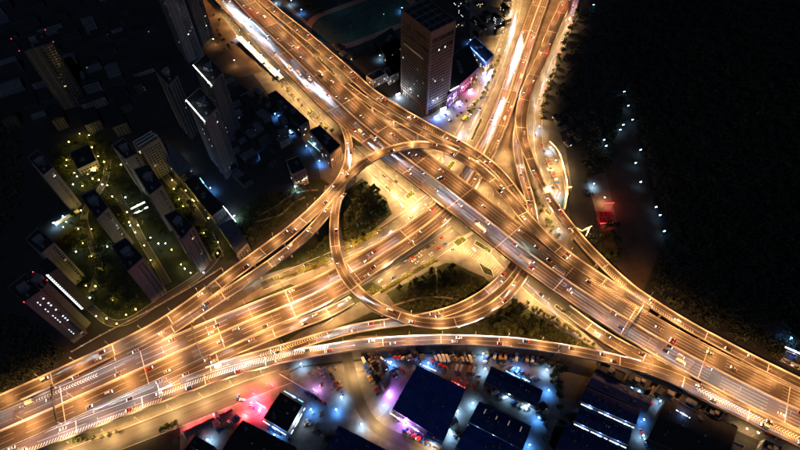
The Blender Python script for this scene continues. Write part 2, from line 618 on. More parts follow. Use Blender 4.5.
def car_shell(L_, W_, H_, kind):
    """side profile lofted across the width: bonnet, windscreen, roof, boot; returns body and glass builders"""
    b, g = MB(), MB()
    h0 = 0.28
    if kind == 'car':
        prof = [(-L_ / 2, 0.55), (-L_ / 2 + 0.05, 0.95), (-L_ / 2 + 0.75, 1.0), (L_ / 2 - 1.25, 0.98), (L_ / 2 - 0.15, 0.8), (L_ / 2, 0.5)]
        roof = [(-L_ / 2 + 0.55, 1.0), (-L_ / 2 + 1.25, H_), (0.25, H_), (L_ / 2 - 1.2, 0.98)]
    else:
        prof = [(-L_ / 2, 0.55), (-L_ / 2 + 0.03, 1.15), (L_ / 2 - 0.9, 1.12), (L_ / 2 - 0.1, 0.95), (L_ / 2, 0.5)]
        roof = [(-L_ / 2 + 0.03, 1.15), (-L_ / 2 + 0.12, H_), (L_ / 2 - 1.5, H_), (L_ / 2 - 0.75, 1.12)]
    # lower body
    ring = [(-L_ / 2, h0)] + prof + [(L_ / 2, h0)]
    n = len(ring)
    vs = [(-W_ / 2, y, z) for y, z in ring] + [(W_ / 2, y, z) for y, z in ring]
    fs = [(i, (i + 1) % n, n + (i + 1) % n, n + i) for i in range(n)]
    fs += [tuple(reversed(range(n))), tuple(n + i for i in range(n))]
    b.add(vs, fs, 0)
    # roof panel
    w2 = W_ / 2 - 0.18
    (y1, z1), (y2, z2) = roof[1], roof[2]
    b.obox((-w2, y1, z2 - 0.03), (2 * w2, 0, 0), (0, y2 - y1, 0), (0, 0, 0.06), 0)
    for sx in (-1, 1):
        for sy in (-L_ / 2 + 0.8, L_ / 2 - 0.85):
            b.tube((sx * (W_ / 2 - 0.12), sy, 0.33), (sx * (W_ / 2 + 0.02), sy, 0.33), 0.33, 0.33, 8, 1)
    # greenhouse glass
    ws = [W_ / 2 - 0.06, W_ / 2 - 0.2, W_ / 2 - 0.2, W_ / 2 - 0.06]
    vs = [(-w, y, z - (0.035 if z > 1.2 else 0)) for (y, z), w in zip(roof, ws)] + [(w, y, z - (0.035 if z > 1.2 else 0)) for (y, z), w in zip(roof, ws)]
    g.add(vs, [(0, 1, 5, 4), (1, 2, 6, 5), (2, 3, 7, 6), (3, 2, 1, 0), (4, 5, 6, 7)], 0)
    return b, g


_lampmesh = {}


def lamp_box(nm, m, s):
    if nm not in _lampmesh:
        q = MB()
        q.box((0, 0, 0), s)
        _lampmesh[nm] = q.mesh(nm, M[m])
    return _lampmesh[nm]


LD_dim = beam_data('dipped_beam', BEAM_K * 0.22, (1.0, 0.86, 0.66), 2.7, 0.048, 0.024)


def make_car(paint, lights, kind='car', name='car', beam=None):
    L_, W_, H_ = {'car': (4.6, 1.85, 1.48), 'van': (5.4, 2.0, 2.15)}[kind]
    t = thing(name, 'car', kind)
    b, g = car_shell(L_, W_, H_, kind)
    b.build('body', [M[paint], M['rubber']], t)
    g.build('windows', M['glass'], t)
    on = lights
    hm = lamp_box('headlight' if on else 'headlight_off', 'head' if on else 'steel', (0.4, 0.12, 0.2))
    tm = lamp_box('taillight' if on else 'taillight_off', 'tail' if on else 'awning_red', (0.4, 0.1, 0.2))
    for sx in (-1, 1):
        link('headlight', hm, t, (sx * (W_ / 2 - 0.3), L_ / 2 + 0.03, 0.68))
        link('taillight', tm, t, (sx * (W_ / 2 - 0.28), -L_ / 2 - 0.02, 0.8))
    if on:
        o = link('headlamp_beam', beam or LD_head, t, (0, L_ / 2 + 0.2, 0.8))
        o.rotation_euler = (R(90), 0, 0)
        o = link('tail_glow', LD_tail, t, (0, -L_ / 2 - 0.2, 0.85))
        o.rotation_euler = (R(90), 0, R(180))
    return Kit(t)


car_on = [make_car(n_, True) for n_, _ in CAR_COLS]
van_on = [make_car(n_, True, 'van', 'van') for n_ in ('white_car_paint', 'silver_car_paint')]
car_away = [make_car(n_, True, 'car', 'car', LD_dim) for n_, _ in CAR_COLS]
car_off = [make_car(n_, False) for n_, _ in CAR_COLS]
van_off = [make_car(n_, False, 'van', 'van') for n_ in ('white_car_paint', 'silver_car_paint', 'blue_car_paint')]


def make_truck(lights, paint, box):
    t = thing('truck', 'box truck', 'truck')
    b = MB()
    b.box((0, 2.9, 1.45), (2.2, 1.7, 1.9), 0, taper=0.93)
    for sx in (-1, 1):
        for sy in (2.8, -1.6, -2.6):
            b.tube((sx * 0.85, sy, 0.45), (sx * 1.12, sy, 0.45), 0.45, 0.45, 8, 1)
    b.box((0, -0.4, 0.65), (1.0, 7.2, 0.25), 1)
    b.build('cab', [M[paint], M['rubber']], t)
    b = MB()
    b.box((0, -0.95, 2.05), (2.35, 5.4, 2.4))
    b.build('cargo_box', M[box], t)
    b = MB()
    b.box((0, 3.78, 1.85), (1.9, 0.06, 0.7))
    b.build('windscreen', M['glass'], t)
    if lights:
        hm = lamp_box('headlight', 'head', (0.4, 0.12, 0.2))
        tm = lamp_box('taillight', 'tail', (0.4, 0.1, 0.2))
        for sx in (-1, 1):
            link('headlight', hm, t, (sx * 0.8, 3.82, 0.8))
            link('taillight', tm, t, (sx * 0.9, -3.75, 0.8))
        o = link('headlamp_beam', LD_head, t, (0, 4.0, 0.9))
        o.rotation_euler = (R(90), 0, 0)
    return Kit(t)


truck_on = [make_truck(True, 'blue_car_paint', 'fabric_w'), make_truck(True, 'white_car_paint', 'fabric_w')]
truck_off = [make_truck(False, 'white_car_paint', 'fabric_w'), make_truck(False, 'blue_car_paint', 'fabric_w'), make_truck(False, 'red_car_paint', 'crate')]
def make_bus():
    t = thing('bus', 'city bus', 'bus')
    b = MB()
    b.box((0, 0, 1.7), (2.5, 11.5, 2.7), 0, taper=0.97)
    b.box((0, -2.5, 3.15), (1.6, 2.6, 0.25), 0)
    b.box((0, 2.5, 3.13), (1.2, 1.2, 0.2), 0)
    for sx in (-1, 1):
        for sy in (3.4, -3.2):
            b.tube((sx * 1.0, sy, 0.5), (sx * 1.27, sy, 0.5), 0.5, 0.5, 8, 1)
    b.build('body', [M['white_car_paint'], M['rubber']], t)
    b = MB()
    for sx in (-1, 1):
        for k in range(7):
            b.box((sx * 1.245, -4.6 + k * 1.45, 2.1), (0.05, 1.2, 0.9))
    b.box((0, 5.74, 2.0), (2.1, 0.06, 1.3))
    b.build('windows', M['lit_dim'], t)
    hm = lamp_box('headlight', 'head', (0.4, 0.12, 0.2))
    tm = lamp_box('taillight', 'tail', (0.4, 0.1, 0.2))
    for sx in (-1, 1):
        link('headlight', hm, t, (sx * 0.9, 5.82, 0.8))
        link('taillight', tm, t, (sx * 0.9, -5.8, 0.9))
    o = link('headlamp_beam', LD_head, t, (0, 6.0, 0.9))
    o.rotation_euler = (R(90), 0, 0)
    return Kit(t)


bus_on = [make_bus()]


# ------------------------------------------------------------------ roads
class Path:
    def __init__(self, ctrl, step=5.0):
        W = [(P(x, y, z), w) for x, y, z, w in ctrl]
        pts, ws = [], []
        n = len(W)
        for i in range(n - 1):
            p1, p2 = W[i][0], W[i + 1][0]
            p0 = W[i - 1][0] if i > 0 else p1 * 2 - p2
            p3 = W[i + 2][0] if i + 2 < n else p2 * 2 - p1
            d1 = max((p1 - p0).length, 1e-3) ** 0.5
            d2 = max((p2 - p1).length, 1e-3) ** 0.5
            d3 = max((p3 - p2).length, 1e-3) ** 0.5
            m1 = ((p1 - p0) / d1 - (p2 - p0) / (d1 + d2) + (p2 - p1) / d2) * d2
            m2 = ((p2 - p1) / d2 - (p3 - p1) / (d2 + d3) + (p3 - p2) / d3) * d2
            k = max(2, int((p2 - p1).length / step))
            for j in range(k):
                t = j / k
                t2, t3 = t * t, t * t * t
                pts.append(p1 * (2 * t3 - 3 * t2 + 1) + m1 * (t3 - 2 * t2 + t) + p2 * (-2 * t3 + 3 * t2) + m2 * (t3 - t2))
                ws.append(W[i][1] * (1 - t) + W[i + 1][1] * t)
        pts.append(W[-1][0])
        ws.append(W[-1][1])
        for _ in range(3):      # ease the drawn curve
            q = [pts[0]] + [(pts[i - 1] + pts[i] * 2 + pts[i + 1]) / 4 for i in range(1, len(pts) - 1)] + [pts[-1]]
            pts = q
        self.p, self.w = pts, ws
        self.s = [0.0]
        for i in range(1, len(pts)):
            self.s.append(self.s[-1] + (pts[i] - pts[i - 1]).length)
        self.L = self.s[-1]
        self.n = []
        for i in range(len(pts)):
            d = pts[min(i + 1, len(pts) - 1)] - pts[max(i - 1, 0)]
            d.z = 0
            d.normalize()
            self.n.append(Vector((-d.y, d.x, 0)))
        self.x = np.array([[q.x, q.y, q.z] for q in pts])
        self.hw = np.array(ws) / 2

    def at(self, s):
        s = min(max(s, 0), self.L)
        i = min(np.searchsorted(self.s, s, 'right') - 1, len(self.p) - 2)
        f = (s - self.s[i]) / max(self.s[i + 1] - self.s[i], 1e-6)
        p = self.p[i].lerp(self.p[i + 1], f)
        n = self.n[i].lerp(self.n[i + 1], f).normalized()
        w = self.w[i] * (1 - f) + self.w[i + 1] * f
        return p, n, w

    def covers(self, q, margin=0.4, dz0=-2.5, dz1=2.5):
        d = self.x[:, :2] - np.array([q.x, q.y])
        dd = np.hypot(d[:, 0], d[:, 1])
        i = int(dd.argmin())
        dz = self.x[i, 2] - q.z
        if not (dz0 < dz < dz1):
            return False
        if (i == 0 or i == len(self.p) - 1) and dd[i] > 6:
            return False
        return dd[i] < self.hw[i] - margin


ROADS = []


def road(name, label, ctrl, **kw):
    pa = Path(ctrl)
    ROADS.append(dict(name=name, label=label, path=pa, **kw))
    return ROADS[-1]


ZC = 14.0
main = road('elevated_highway', 'widest highway crossing the photo diagonally from top left to bottom right',
            [(168, -72, 12, 46), (206, -32, 12, 46), (248, 14, 12, 45), (292, 56, 12.5, 44), (337, 101, 13.5, 42), (366, 127, 14, 41), (424, 171, 14.5, 40), (476, 211, 14.5, 39),
             (527, 251, 14.5, 38), (571, 283, 14, 35), (620, 315, 14, 34), (671, 345, 14, 33), (745, 384, 14, 33), (812, 416, 14, 33), (890, 452, 14, 33)],
            median=True, lanes=5, lamps='hw', zoff=0.0)
second = road('elevated_highway', 'second highway running from the top edge down under the diagonal one',
              [(560, -45, 7, 21), (541, 0, 7, 21), (530, 30, 7, 21), (519, 62, 7.3, 21), (509, 93, 7.5, 20.5), (500, 118, 7.5, 21), (489, 143, 7.5, 22), (476, 167, 7.5, 23), (461, 190, 7.5, 24),
               (444, 210, 7.5, 24), (416, 232, 7.5, 25), (392, 248, 7.5, 25), (362, 267, 7.5, 27), (320, 291, 7.5, 29), (248, 321, 7.5, 30), (160, 360, 7.5, 33), (80, 396, 7.5, 33), (0, 431, 7.5, 33), (-80, 464, 7.5, 33)],
              median=True, lanes=3, lamps='hw', zoff=-0.02)
I_ = road('slip_ramp', 'bottom ramp skirting the market sheds from lower left to the right-hand highway',
          [(-30, 467, 7.4, 12), (40, 441, 7.4, 12), (100, 418, 7.4, 12), (160, 396, 7.5, 11), (220, 374.5, 8, 10.5), (268, 361, 8, 10), (300, 354, 8, 9.5), (322, 350, 8, 9), (360, 344.5, 8, 9), (400, 341, 8, 9),
           (440, 339.5, 8.2, 9), (490, 341, 8.6, 9), (520, 343, 9, 9), (552, 347.5, 10, 9), (580, 352, 11, 9), (610, 358.5, 12, 9.5), (640, 366, 12.8, 10), (665, 374, 13.3, 11), (692, 386, 13.6, 12), (720, 401, 13.8, 12), (752, 417, 13.8, 12), (800, 440, 13.8, 12), (880, 478, 13.8, 12)],
          lanes=2, lamps='ramp', zoff=-0.06)
Cc = road('ring_ramp', 'curving ring ramp sweeping round the dark park below the crossing',
          [(541, 246, 7.5, 9), (533, 258, 7.8, 9), (525, 271, 8.2, 9), (515, 287, 9, 9.2), (500, 302, 10, 9.3), (480, 314, 11, 9.3), (460, 321, 12, 9.3), (440, 324, 12.6, 9.3), (408, 319.5, 13.3, 9.4), (388, 312, 13.7, 9.4), (370, 302, 14, 9.4),
           (354, 288, 14.2, 9.4), (342, 270, 14.4, 9.4), (336, 252, 14.6, 9.4), (334, 232, 14.8, 9.3), (335, 212, 14.9, 9), (338, 197, 14.9, 9), (343, 184, 14.9, 8)],
          lanes=2, lamps='ramp', zoff=-0.1)
Er = road('slip_ramp', 'inner ramp passing beneath the ring ramp and joining the bottom ramp at the striped gore',
          [(530, 240, 7, 8), (520, 254, 7.2, 8), (511, 268, 7.4, 8.2), (500, 281, 7.4, 8.3), (484, 294, 7.2, 8.3), (463, 306, 6.8, 8.3), (440, 314, 6.4, 8.3), (412, 320, 6.2, 8.3), (385, 323.5, 6.4, 8.3), (352, 329, 7, 8.3), (322, 337, 7.6, 8.3), (292, 346.5, 7.9, 8.5), (262, 355, 8, 9), (225, 365.5, 7.9, 9), (180, 382, 7.8, 8)],
          lanes=2, lamps='ramp', zoff=-0.14)
D1 = road('high_ramp', 'long upper ramp rising from lower left and arching over the diagonal highway',
          [(-50, 424, 7.4, 13), (0, 402.5, 7.4, 13), (50, 380, 7.5, 13), (96, 358, 7.6, 12), (128, 343, 7.8, 12), (160, 326, 8.2, 12), (198, 300, 9.5, 12), (231, 275, 11, 12), (267, 249, 12.5, 12), (290, 232, 13.3, 12), (308, 216, 14, 11.5), (326, 200, 14.8, 11),
           (341, 184, 15.8, 10.5), (355, 170, 17.5, 10.5), (368, 160, 19, 10.5), (382, 153, 20.3, 10.5), (400, 147.3, 20.8, 10.5), (421, 144.5, 20.8, 10.5), (443, 148.5, 20.6, 10.5), (464, 158.5, 20, 10.5), (482, 171, 19, 10.5),
           (498, 186, 18, 11), (512, 201, 17.2, 12), (526, 218, 16.4, 12), (543, 236, 15.6, 12), (561, 252, 14.9, 11.5), (585, 269, 14.3, 11), (610, 285, 14, 9.5), (650, 309, 13.9, 9)],
          lanes=2, lamps='ramp', zoff=-0.04)
D2 = road('slip_ramp', 'lower parallel ramp leaving the ring for the lower left',
          [(-50, 436, 7.3, 9), (0, 414, 7.3, 9), (50, 392, 7.4, 9), (96, 369, 7.4, 9.5), (128, 353, 7.5, 9.5), (160, 336.5, 7.8, 10), (208, 305, 8.8, 10), (238, 286, 10, 10), (265, 268, 11, 10), (290, 249.5, 12, 10), (308, 234, 13, 10), (322, 218, 14, 9.5), (334, 204, 14.7, 9), (344, 192, 15.2, 7)],
          lanes=2, lamps='ramp', zoff=-0.12)
Ar = road('slip_ramp', 'short curved ramp dropping off the diagonal highway beside the dark office roof',
          [(309, 84, 12.8, 7), (322, 99, 13.2, 8), (335, 113, 13.6, 8.3), (344, 127, 14, 8.3), (349, 143, 14.4, 8.3), (348.5, 160, 14.8, 8.5), (343, 176, 15, 9), (333, 190, 14.9, 10), (320, 203, 14.5, 9), (308, 214, 14, 8)],
          lanes=2, lamps='ramp', zoff=-0.16)
B1 = road('slip_ramp', 'ramp running along the upper side of the diagonal highway past the brown tower',
          [(220, -45, 11.5, 13), (246, -18, 11.5, 13), (263, 0, 11.5, 13), (284, 18, 11.5, 13), (303, 33, 12, 13), (323, 50, 12, 12.5), (345, 69, 12.2, 12), (372, 93, 12.8, 11.5), (400, 111, 13.5, 11), (428, 127, 14.6, 11), (452, 139.5, 15.6, 10), (478, 155, 16.6, 9.5), (497, 170, 17.3, 9.5), (511, 186, 17.2, 9), (524, 204, 16.6, 8)],
          lanes=2, lamps='ramp', zoff=-0.2)
B2 = road('slip_ramp', 'narrow connector climbing from the diagonal highway to the ramp by the brown tower',
          [(345, 84, 13.2, 7), (362, 97, 13.3, 8), (383, 111, 13.4, 8), (400, 121, 13.8, 8), (420, 132, 14.4, 8), (440, 142, 15.1, 8), (458, 149, 15.9, 7.5), (476, 158, 16.4, 7)],
          lanes=2, lamps=None, zoff=-0.24)
G2 = road('slip_ramp', 'outer right-hand ramp swinging from the northern highway to the right-hand highway',
          [(588, -45, 7, 15), (567, 0, 7, 15), (553, 30, 7, 15), (540, 62, 7.2, 14.5), (527, 90, 7.4, 14), (523, 105, 7.6, 14), (521, 125, 8, 13.5), (524, 143, 8.5, 12), (532, 163, 9, 10), (541, 184, 9.6, 9.5), (553, 204, 10.2, 9.5), (570, 227, 11, 9.5), (588, 248, 12, 9.5), (609, 269, 12.8, 9.5), (628, 286.5, 13.4, 9.5), (650, 302, 13.8, 9.5), (686, 324.5, 13.9, 9.5),
           (720, 343, 13.9, 9.5), (754, 361, 13.9, 9.5), (800, 383.5, 13.9, 9.5), (880, 424, 13.9, 9.5)],
          lanes=2, lamps='ramp', zoff=-0.18)
H_ = road('slip_ramp', 'inner northern ramp dipping under the arching ramp',
          [(520, 118, 7.7, 8), (517, 132, 7.7, 9), (517, 148, 7.7, 9.5), (520, 165, 7.5, 9.5), (524, 180, 7.3, 9.5), (529, 197, 7.2, 9.5), (533, 214, 7.2, 9), (535, 230, 7.3, 9), (532, 246, 7.5, 9)],
          lanes=2, lamps='ramp', zoff=-0.22)
Ls = road('slip_ramp', 'low ramp climbing beside the second highway towards lower left',
          [(352, 300, 1.5, 9), (330, 312, 3, 10), (300, 323, 4.6, 10), (265, 337, 6, 10), (226, 353.5, 7.2, 10), (190, 370, 7.3, 10), (150, 388.5, 7.35, 10), (100, 409, 7.35, 10), (40, 433, 7.35, 10), (-30, 460, 7.35, 10)],
          lanes=2, lamps='ramp', zoff=-0.1)
Ks = road('slip_ramp', 'ramp rising from the lit ground street to the lower side of the right-hand highway',
          [(566, 309, 1, 11), (590, 327, 3.5, 11), (612, 341, 7, 11), (636, 354, 11, 11), (660, 366, 13.2, 10), (690, 379.5, 13.7, 8)],
          lanes=2, lamps='ramp', zoff=-0.26)


def blocked(rd, q, margin=0.5):
    for o in ROADS:
        if o is not rd and o['path'].covers(q, margin):
            return True
    return False


def lie(path, s, t, z):
    p, n, w = path.at(s)
    return Vector((p.x + n.x * t, p.y + n.y * t, p.z + z))


PIERMESH = {}


def build_road(rd):
    pa, zo = rd['path'], rd['zoff']
    root = thing(rd['name'], rd['label'], 'viaduct', kind='structure')
    rd['root'] = root
    N = len(pa.p)
    # deck
    b = MB()
    b.uv = []
    for i in range(N):
        p, n, hw = pa.p[i], pa.n[i], pa.w[i] / 2
        for t in (hw, -hw):
            b.v.append((p.x + n.x * t, p.y + n.y * t, p.z + zo))
            b.uv.append((pa.s[i], t + hash(rd['label']) % 7 * 31))
    for i in range(N - 1):
        b.f.append((2 * i, 2 * i + 1, 2 * i + 3, 2 * i + 2))
        b.m.append(0)
    o = b.build('deck_surface', M['deck'], root)
    b = MB()
    th = 1.7
    for i in range(N):
        p, n, hw = pa.p[i], pa.n[i], pa.w[i] / 2
        for t, z in ((hw, -0.02), (hw, -0.7), (hw * 0.55, -th), (-hw * 0.55, -th), (-hw, -0.7), (-hw, -0.02)):
            b.v.append((p.x + n.x * t, p.y + n.y * t, p.z + zo + z))
    for i in range(N - 1):
        for k in range(5):
            a = i * 6 + k
            b.f.append((a, a + 6, a + 7, a + 1))
            b.m.append(0)
    b.f.append((0, 1, 2, 3, 4, 5))
    b.m.append(0)
    b.f.append(tuple(reversed([(N - 1) * 6 + k for k in range(6)])))
    b.m.append(0)
    b.build('deck_girder', M['concrete'], root)
    # parapets, broken where another deck joins
    for sgn in (1, -1):
        b = MB()
        run = []
        flags = []
        for i in range(N):
            q = pa.p[i] + pa.n[i] * (sgn * (pa.w[i] / 2 - 0.3))
            flags.append(not blocked(rd, q, 0.9))
        pw, ph = 0.55, 1.05
        prev = None
        for i in range(N):
            if not flags[i]:
                prev = None
                continue
            p, n, hw = pa.p[i], pa.n[i], pa.w[i] / 2
            base = len(b.v)
            for t, z in ((hw, 0.0), (hw - 0.06, ph), (hw - pw + 0.1, ph), (hw - pw, 0.0)):
                tt = t * sgn
                b.v.append((p.x + n.x * tt, p.y + n.y * tt, p.z + zo + z + 0.004))
            if prev is not None:
                for k in range(3):
                    f = (prev + k, prev + k + 1, base + k + 1, base + k)
                    b.f.append(f if sgn < 0 else tuple(reversed(f)))
                    b.m.append(0)
            else:
                b.f.append((base, base + 1, base + 2, base + 3))
                b.m.append(0)
            prev = base
        if b.f:
            b.build('parapet', M['parapet'], root)
        # steel rail on top of the parapet
        b2 = MB()
        prev = None
        for i in range(N):
            if not flags[i]:
                prev = None
                continue
            p, n, hw = pa.p[i], pa.n[i], pa.w[i] / 2
            base = len(b2.v)
            for t, z in ((hw - 0.12, 1.28), (hw - 0.22, 1.38), (hw - 0.32, 1.28)):
                tt = t * sgn
                b2.v.append((p.x + n.x * tt, p.y + n.y * tt, p.z + zo + z))
            if prev is not None:
                for k in range(3):
                    kk = (k + 1) % 3
                    b2.f.append((prev + k, base + k, base + kk, prev + kk))
                    b2.m.append(0)
            prev = base
        if b2.f:
            b2.build('guard_rail', M['steel'], root)
    # median barrier
    if rd.get('median'):
        b = MB()
        for i in range(N):
            p, n = pa.p[i], pa.n[i]
            for t, z in ((0.45, 0.0), (0.2, 1.0), (-0.2, 1.0), (-0.45, 0.0)):
                b.v.append((p.x + n.x * t, p.y + n.y * t, p.z + zo + z + 0.004))
            if i:
                for k in range(3):
                    a = (i - 1) * 4 + k
                    b.f.append((a, a + 4, a + 5, a + 1))
                    b.m.append(0)
        b.build('median_barrier', M['parapet'], root)
    # painted lines
    b = MB()

    def strip(s0, s1, t0f, wd):
        k = max(1, int((s1 - s0) / 6))
        prev = None
        for j in range(k + 1):
            s = s0 + (s1 - s0) * j / k
            p, n, w = pa.at(s)
            t = t0f(w)
            base = len(b.v)
            for q in (t + wd / 2, t - wd / 2):
                b.v.append((p.x + n.x * q, p.y + n.y * q, p.z + zo + 0.012))
            if prev is not None:
                b.f.append((prev, prev + 1, base + 1, base))
                b.m.append(0)
            prev = base
    nl = rd['lanes']
    if rd.get('median'):
        edges = [lambda w: w / 2 - 1.4, lambda w: 1.0, lambda w: -1.0, lambda w: -w / 2 + 1.4]
        inner = []
        for sg in (1, -1):
            for k in range(1, nl):
                inner.append((lambda k, sg: (lambda w: sg * (1.0 + (w / 2 - 2.4) * k / nl)))(k, sg))
    else:
        edges = [lambda w: w / 2 - 0.95, lambda w: -w / 2 + 0.95]
        inner = [(lambda w: 0.0)]
    for e in edges:
        strip(0, pa.L, e, 0.28)
    for e in inner:
        s = 3.0
        while s < pa.L - 6:
            strip(s, min(s + 34.0, pa.L - 1), e, 0.17)  # lane paint drawn out long, standing in for streaks of traffic light
            s += 42.0
    lm = b.build('lane_marking', M['paint'], root, kind='stuff')
    # expansion joints
    s = 24.0
    while s < pa.L - 10:
        p, n, w = pa.at(s)
        d = Vector((n.y, -n.x, 0))
        hw = w / 2 - 0.7
        if in_view(p, 30) and not blocked(rd, p, 0.5):
            q = MB()
            o = p - n * hw + Vector((0, 0, zo + 0.006)) - d * 0.3
            q.obox(o, n * 2 * hw, d * 0.6, (0, 0, 0.02))
            q.build('expansion_joint', M['joint'], root)
        s += 62.0 if rd.get('median') else 48.0
    # piers
    s = 14.0
    while s < pa.L - 6:
        p, n, w = pa.at(s)
        top = p.z + zo - 1.7
        cols = [0.0] if w < 20 else ([-w * 0.24, w * 0.24] if w < 36 else [-w * 0.3, 0.0, w * 0.3])
        if top > 1.5 and in_view(p, 30):
            d = Vector((n.y, -n.x, 0))
            for t in cols:
                c = p + n * t
                if any(o is not rd and o['path'].covers(Vector((c.x, c.y, p.z)), -2.5, -30, -2.5) for o in ROADS):
                    continue
                q = MB()
                q.obox(Vector((c.x, c.y, 0)) - n * 1.0 - d * 0.8, n * 2.0, d * 1.6, (0, 0, top - 1.2))
                cw = min(w * 0.42, 4.5)
                cb = Vector((c.x, c.y, top - 1.2))
                vs = [cb + n * (sx * 1.0) + d * (sy * 0.8) for sx, sy in ((-1, -1), (1, -1), (1, 1), (-1, 1))]
                vs += [cb + n * (sx * cw) + d * (sy * 0.9) + Vector((0, 0, 1.18)) for sx, sy in ((-1, -1), (1, -1), (1, 1), (-1, 1))]
                q.add(vs, [(0, 3, 2, 1), (4, 5, 6, 7), (0, 1, 5, 4), (1, 2, 6, 5), (2, 3, 7, 6), (3, 0, 4, 7)])
                q.build('pier', M['concrete'], root)
        s += 34.0
    return root


for rd in ROADS:
    build_road(rd)


def chevrons(rd, s0, s1, t0, t1, w0, w1, spacing=2.6, sgn=1, vee=True, m='paint'):
    """hatched gore painted on a deck"""
    pa, zo = rd['path'], rd['zoff']
    b = MB()
    k = int(abs(s1 - s0) / spacing)
    for j in range(k):
        f = j / max(1, k - 1)
        s = s0 + (s1 - s0) * f
        t = t0 + (t1 - t0) * f
        hw = (w0 + (w1 - w0) * f) / 2
        pts = [(-hw, 0), (0, hw * 0.9 * sgn), (hw, 0)] if vee else [(-hw, -0.8 * sgn), (hw, 0.8 * sgn)]
        for a, c in zip(pts[:-1], pts[1:]):
            q = []
            for (tt, ss), dlt in ((a, 0), (c, 0), (c, 0.62), (a, 0.62)):
                q.append(lie(pa, s + ss + dlt, t + tt, zo + 0.03))
            b.add(q, [(0, 1, 2, 3)])
    b.build('chevron_marking', M[m], rd['root'], kind='stuff')


def s_of(rd, px, py):
    """how far along a road lies the place seen at a photo pixel"""
    pa = rd['path']
    best = None
    for i, q in enumerate(pa.p):
        r = P(px, py, q.z)
        d = (r - q).length
        if best is None or d < best[0]:
            best = (d, pa.s[i])
    return best[1]


chevrons(I_, s_of(I_, 160, 396), s_of(I_, 330, 349), 0.6, 2.2, 3.2, 3.2, 1.9, 1, False)
chevrons(Er, s_of(Er, 330, 335), s_of(Er, 262, 355), -2.4, 0, 2.0, 3.6, 1.9, 1)
chevrons(I_, s_of(I_, 20, 448), s_of(I_, 158, 397), -3.6, -3.4, 3.0, 2.6, 1.9, 1, False)
chevrons(second, s_of(second, 20, 422), s_of(second, 98, 388), -12.6, -11.0, 1.5, 3.6, 1.9, 1)
chevrons(D2, s_of(D2, 170, 330), s_of(D2, 232, 290), 3.2, 4.4, 0.6, 3.4, 1.9, 1)
chevrons(B1, s_of(B1, 424, 125), s_of(B1, 446, 136), -3.0, -2.5, 2.6, 1.2, 2.4, 1)
chevrons(main, s_of(main, 584, 292), s_of(main, 640, 327), 15.3, 15.0, 3.2, 2.6, 1.9, 1)
chevrons(G2, s_of(G2, 606, 266), s_of(G2, 690, 326), -2.6, -3.0, 3.2, 2.4, 1.9, 1)
chevrons(I_, s_of(I_, 700, 390), s_of(I_, 800, 440), 0.6, 0.6, 4.6, 4.6, 1.9, -1)


# ---------------------------------------------------- streets on the ground
def street(name, label, ctrl, m='street', lines=True, kerb=True):
    pa = Path([(x, y, z, w) for x, y, z, w in ctrl], 6)
    b = MB()
    b.uv = []
    N = len(pa.p)
    for i in range(N):
        p, n, hw = pa.p[i], pa.n[i], pa.w[i] / 2
        for t in (hw, -hw):
            b.v.append((p.x + n.x * t, p.y + n.y * t, p.z))
            b.uv.append((pa.s[i], t))
        if i:
            b.f.append((2 * i - 2, 2 * i - 1, 2 * i + 1, 2 * i))
            b.m.append(0)
    o = tag(b.build(name, M[m]), label, 'street', kind='structure')
    if lines:
        b = MB()
        for t0 in (-0.25, 0.25):
            s = 2
            while s < pa.L - 6:
                q = [lie(pa, s, t0 * pa.w[0], 0.02), lie(pa, s, t0 * pa.w[0] - 0.22, 0.02), lie(pa, s + 5, t0 * pa.w[0] - 0.22, 0.02), lie(pa, s + 5, t0 * pa.w[0], 0.02)]
                b.add(q, [(0, 1, 2, 3)])
                s += 11
        b.build('lane_marking', M['paint'], o, kind='stuff')
    if kerb:
        for sg in (1, -1):
            b = MB()
            for i in range(N):
                p, n, hw = pa.p[i], pa.n[i], pa.w[i] / 2
                for t, z in ((hw, -0.02), (hw, 0.12), (hw + 0.35, 0.12), (hw + 0.35, -0.02)):
                    b.v.append((p.x + n.x * t * sg, p.y + n.y * t * sg, p.z + z))
                if i:
                    for k in range(3):
                        a = (i - 1) * 4 + k
                        b.f.append((a, a + 4, a + 5, a + 1) if sg > 0 else (a, a + 1, a + 5, a + 4))
                        b.m.append(0)
            b.build('kerb', M['kerb'], o)
    return dict(path=pa, zoff=0.0, name=name)


Z0 = 0.06
st_west = street('street', 'tan side street by the northern highway', [(520, -30, Z0, 15), (512, 20, Z0, 15), (500, 55, Z0, 16), (486, 90, Z0, 16), (470, 122, Z0, 16), (452, 152, Z0, 16), (438, 172, Z0, 16)])
st_south = street('street', 'lit ground street with a traffic queue south of the second highway', [(458, 232, Z0 + .01, 18), (430, 252, Z0 + .01, 18), (400, 271, Z0 + .01, 18), (372, 288, Z0 + .01, 14), (345, 303, Z0 + .01, 12), (318, 322, Z0 + .01, 10)])
st_north = street('street', 'brightly lit ground street on the upper bank of the second highway', [(432, 198, Z0 + .02, 14), (400, 222, Z0 + .02, 14), (370, 240, Z0 + .02, 13), (340, 254, Z0 + .02, 12), (300, 270, Z0 + .02, 10), (262, 286, Z0 + .02, 9)])
st_nw = street('street', 'ground street under the lower edge of the diagonal highway', [(350, 148, Z0 + .03, 13), (372, 168, Z0 + .03, 13), (394, 188, Z0 + .03, 14), (412, 204, Z0 + .03, 15)])
st_nw2 = street('street', 'ground street with yellow-lit trees along the upper left of the diagonal highway', [(190, -30, Z0, 10), (222, 10, Z0, 10), (250, 45, Z0, 10), (282, 82, Z0, 10), (312, 115, Z0, 10), (330, 132, Z0, 10)])
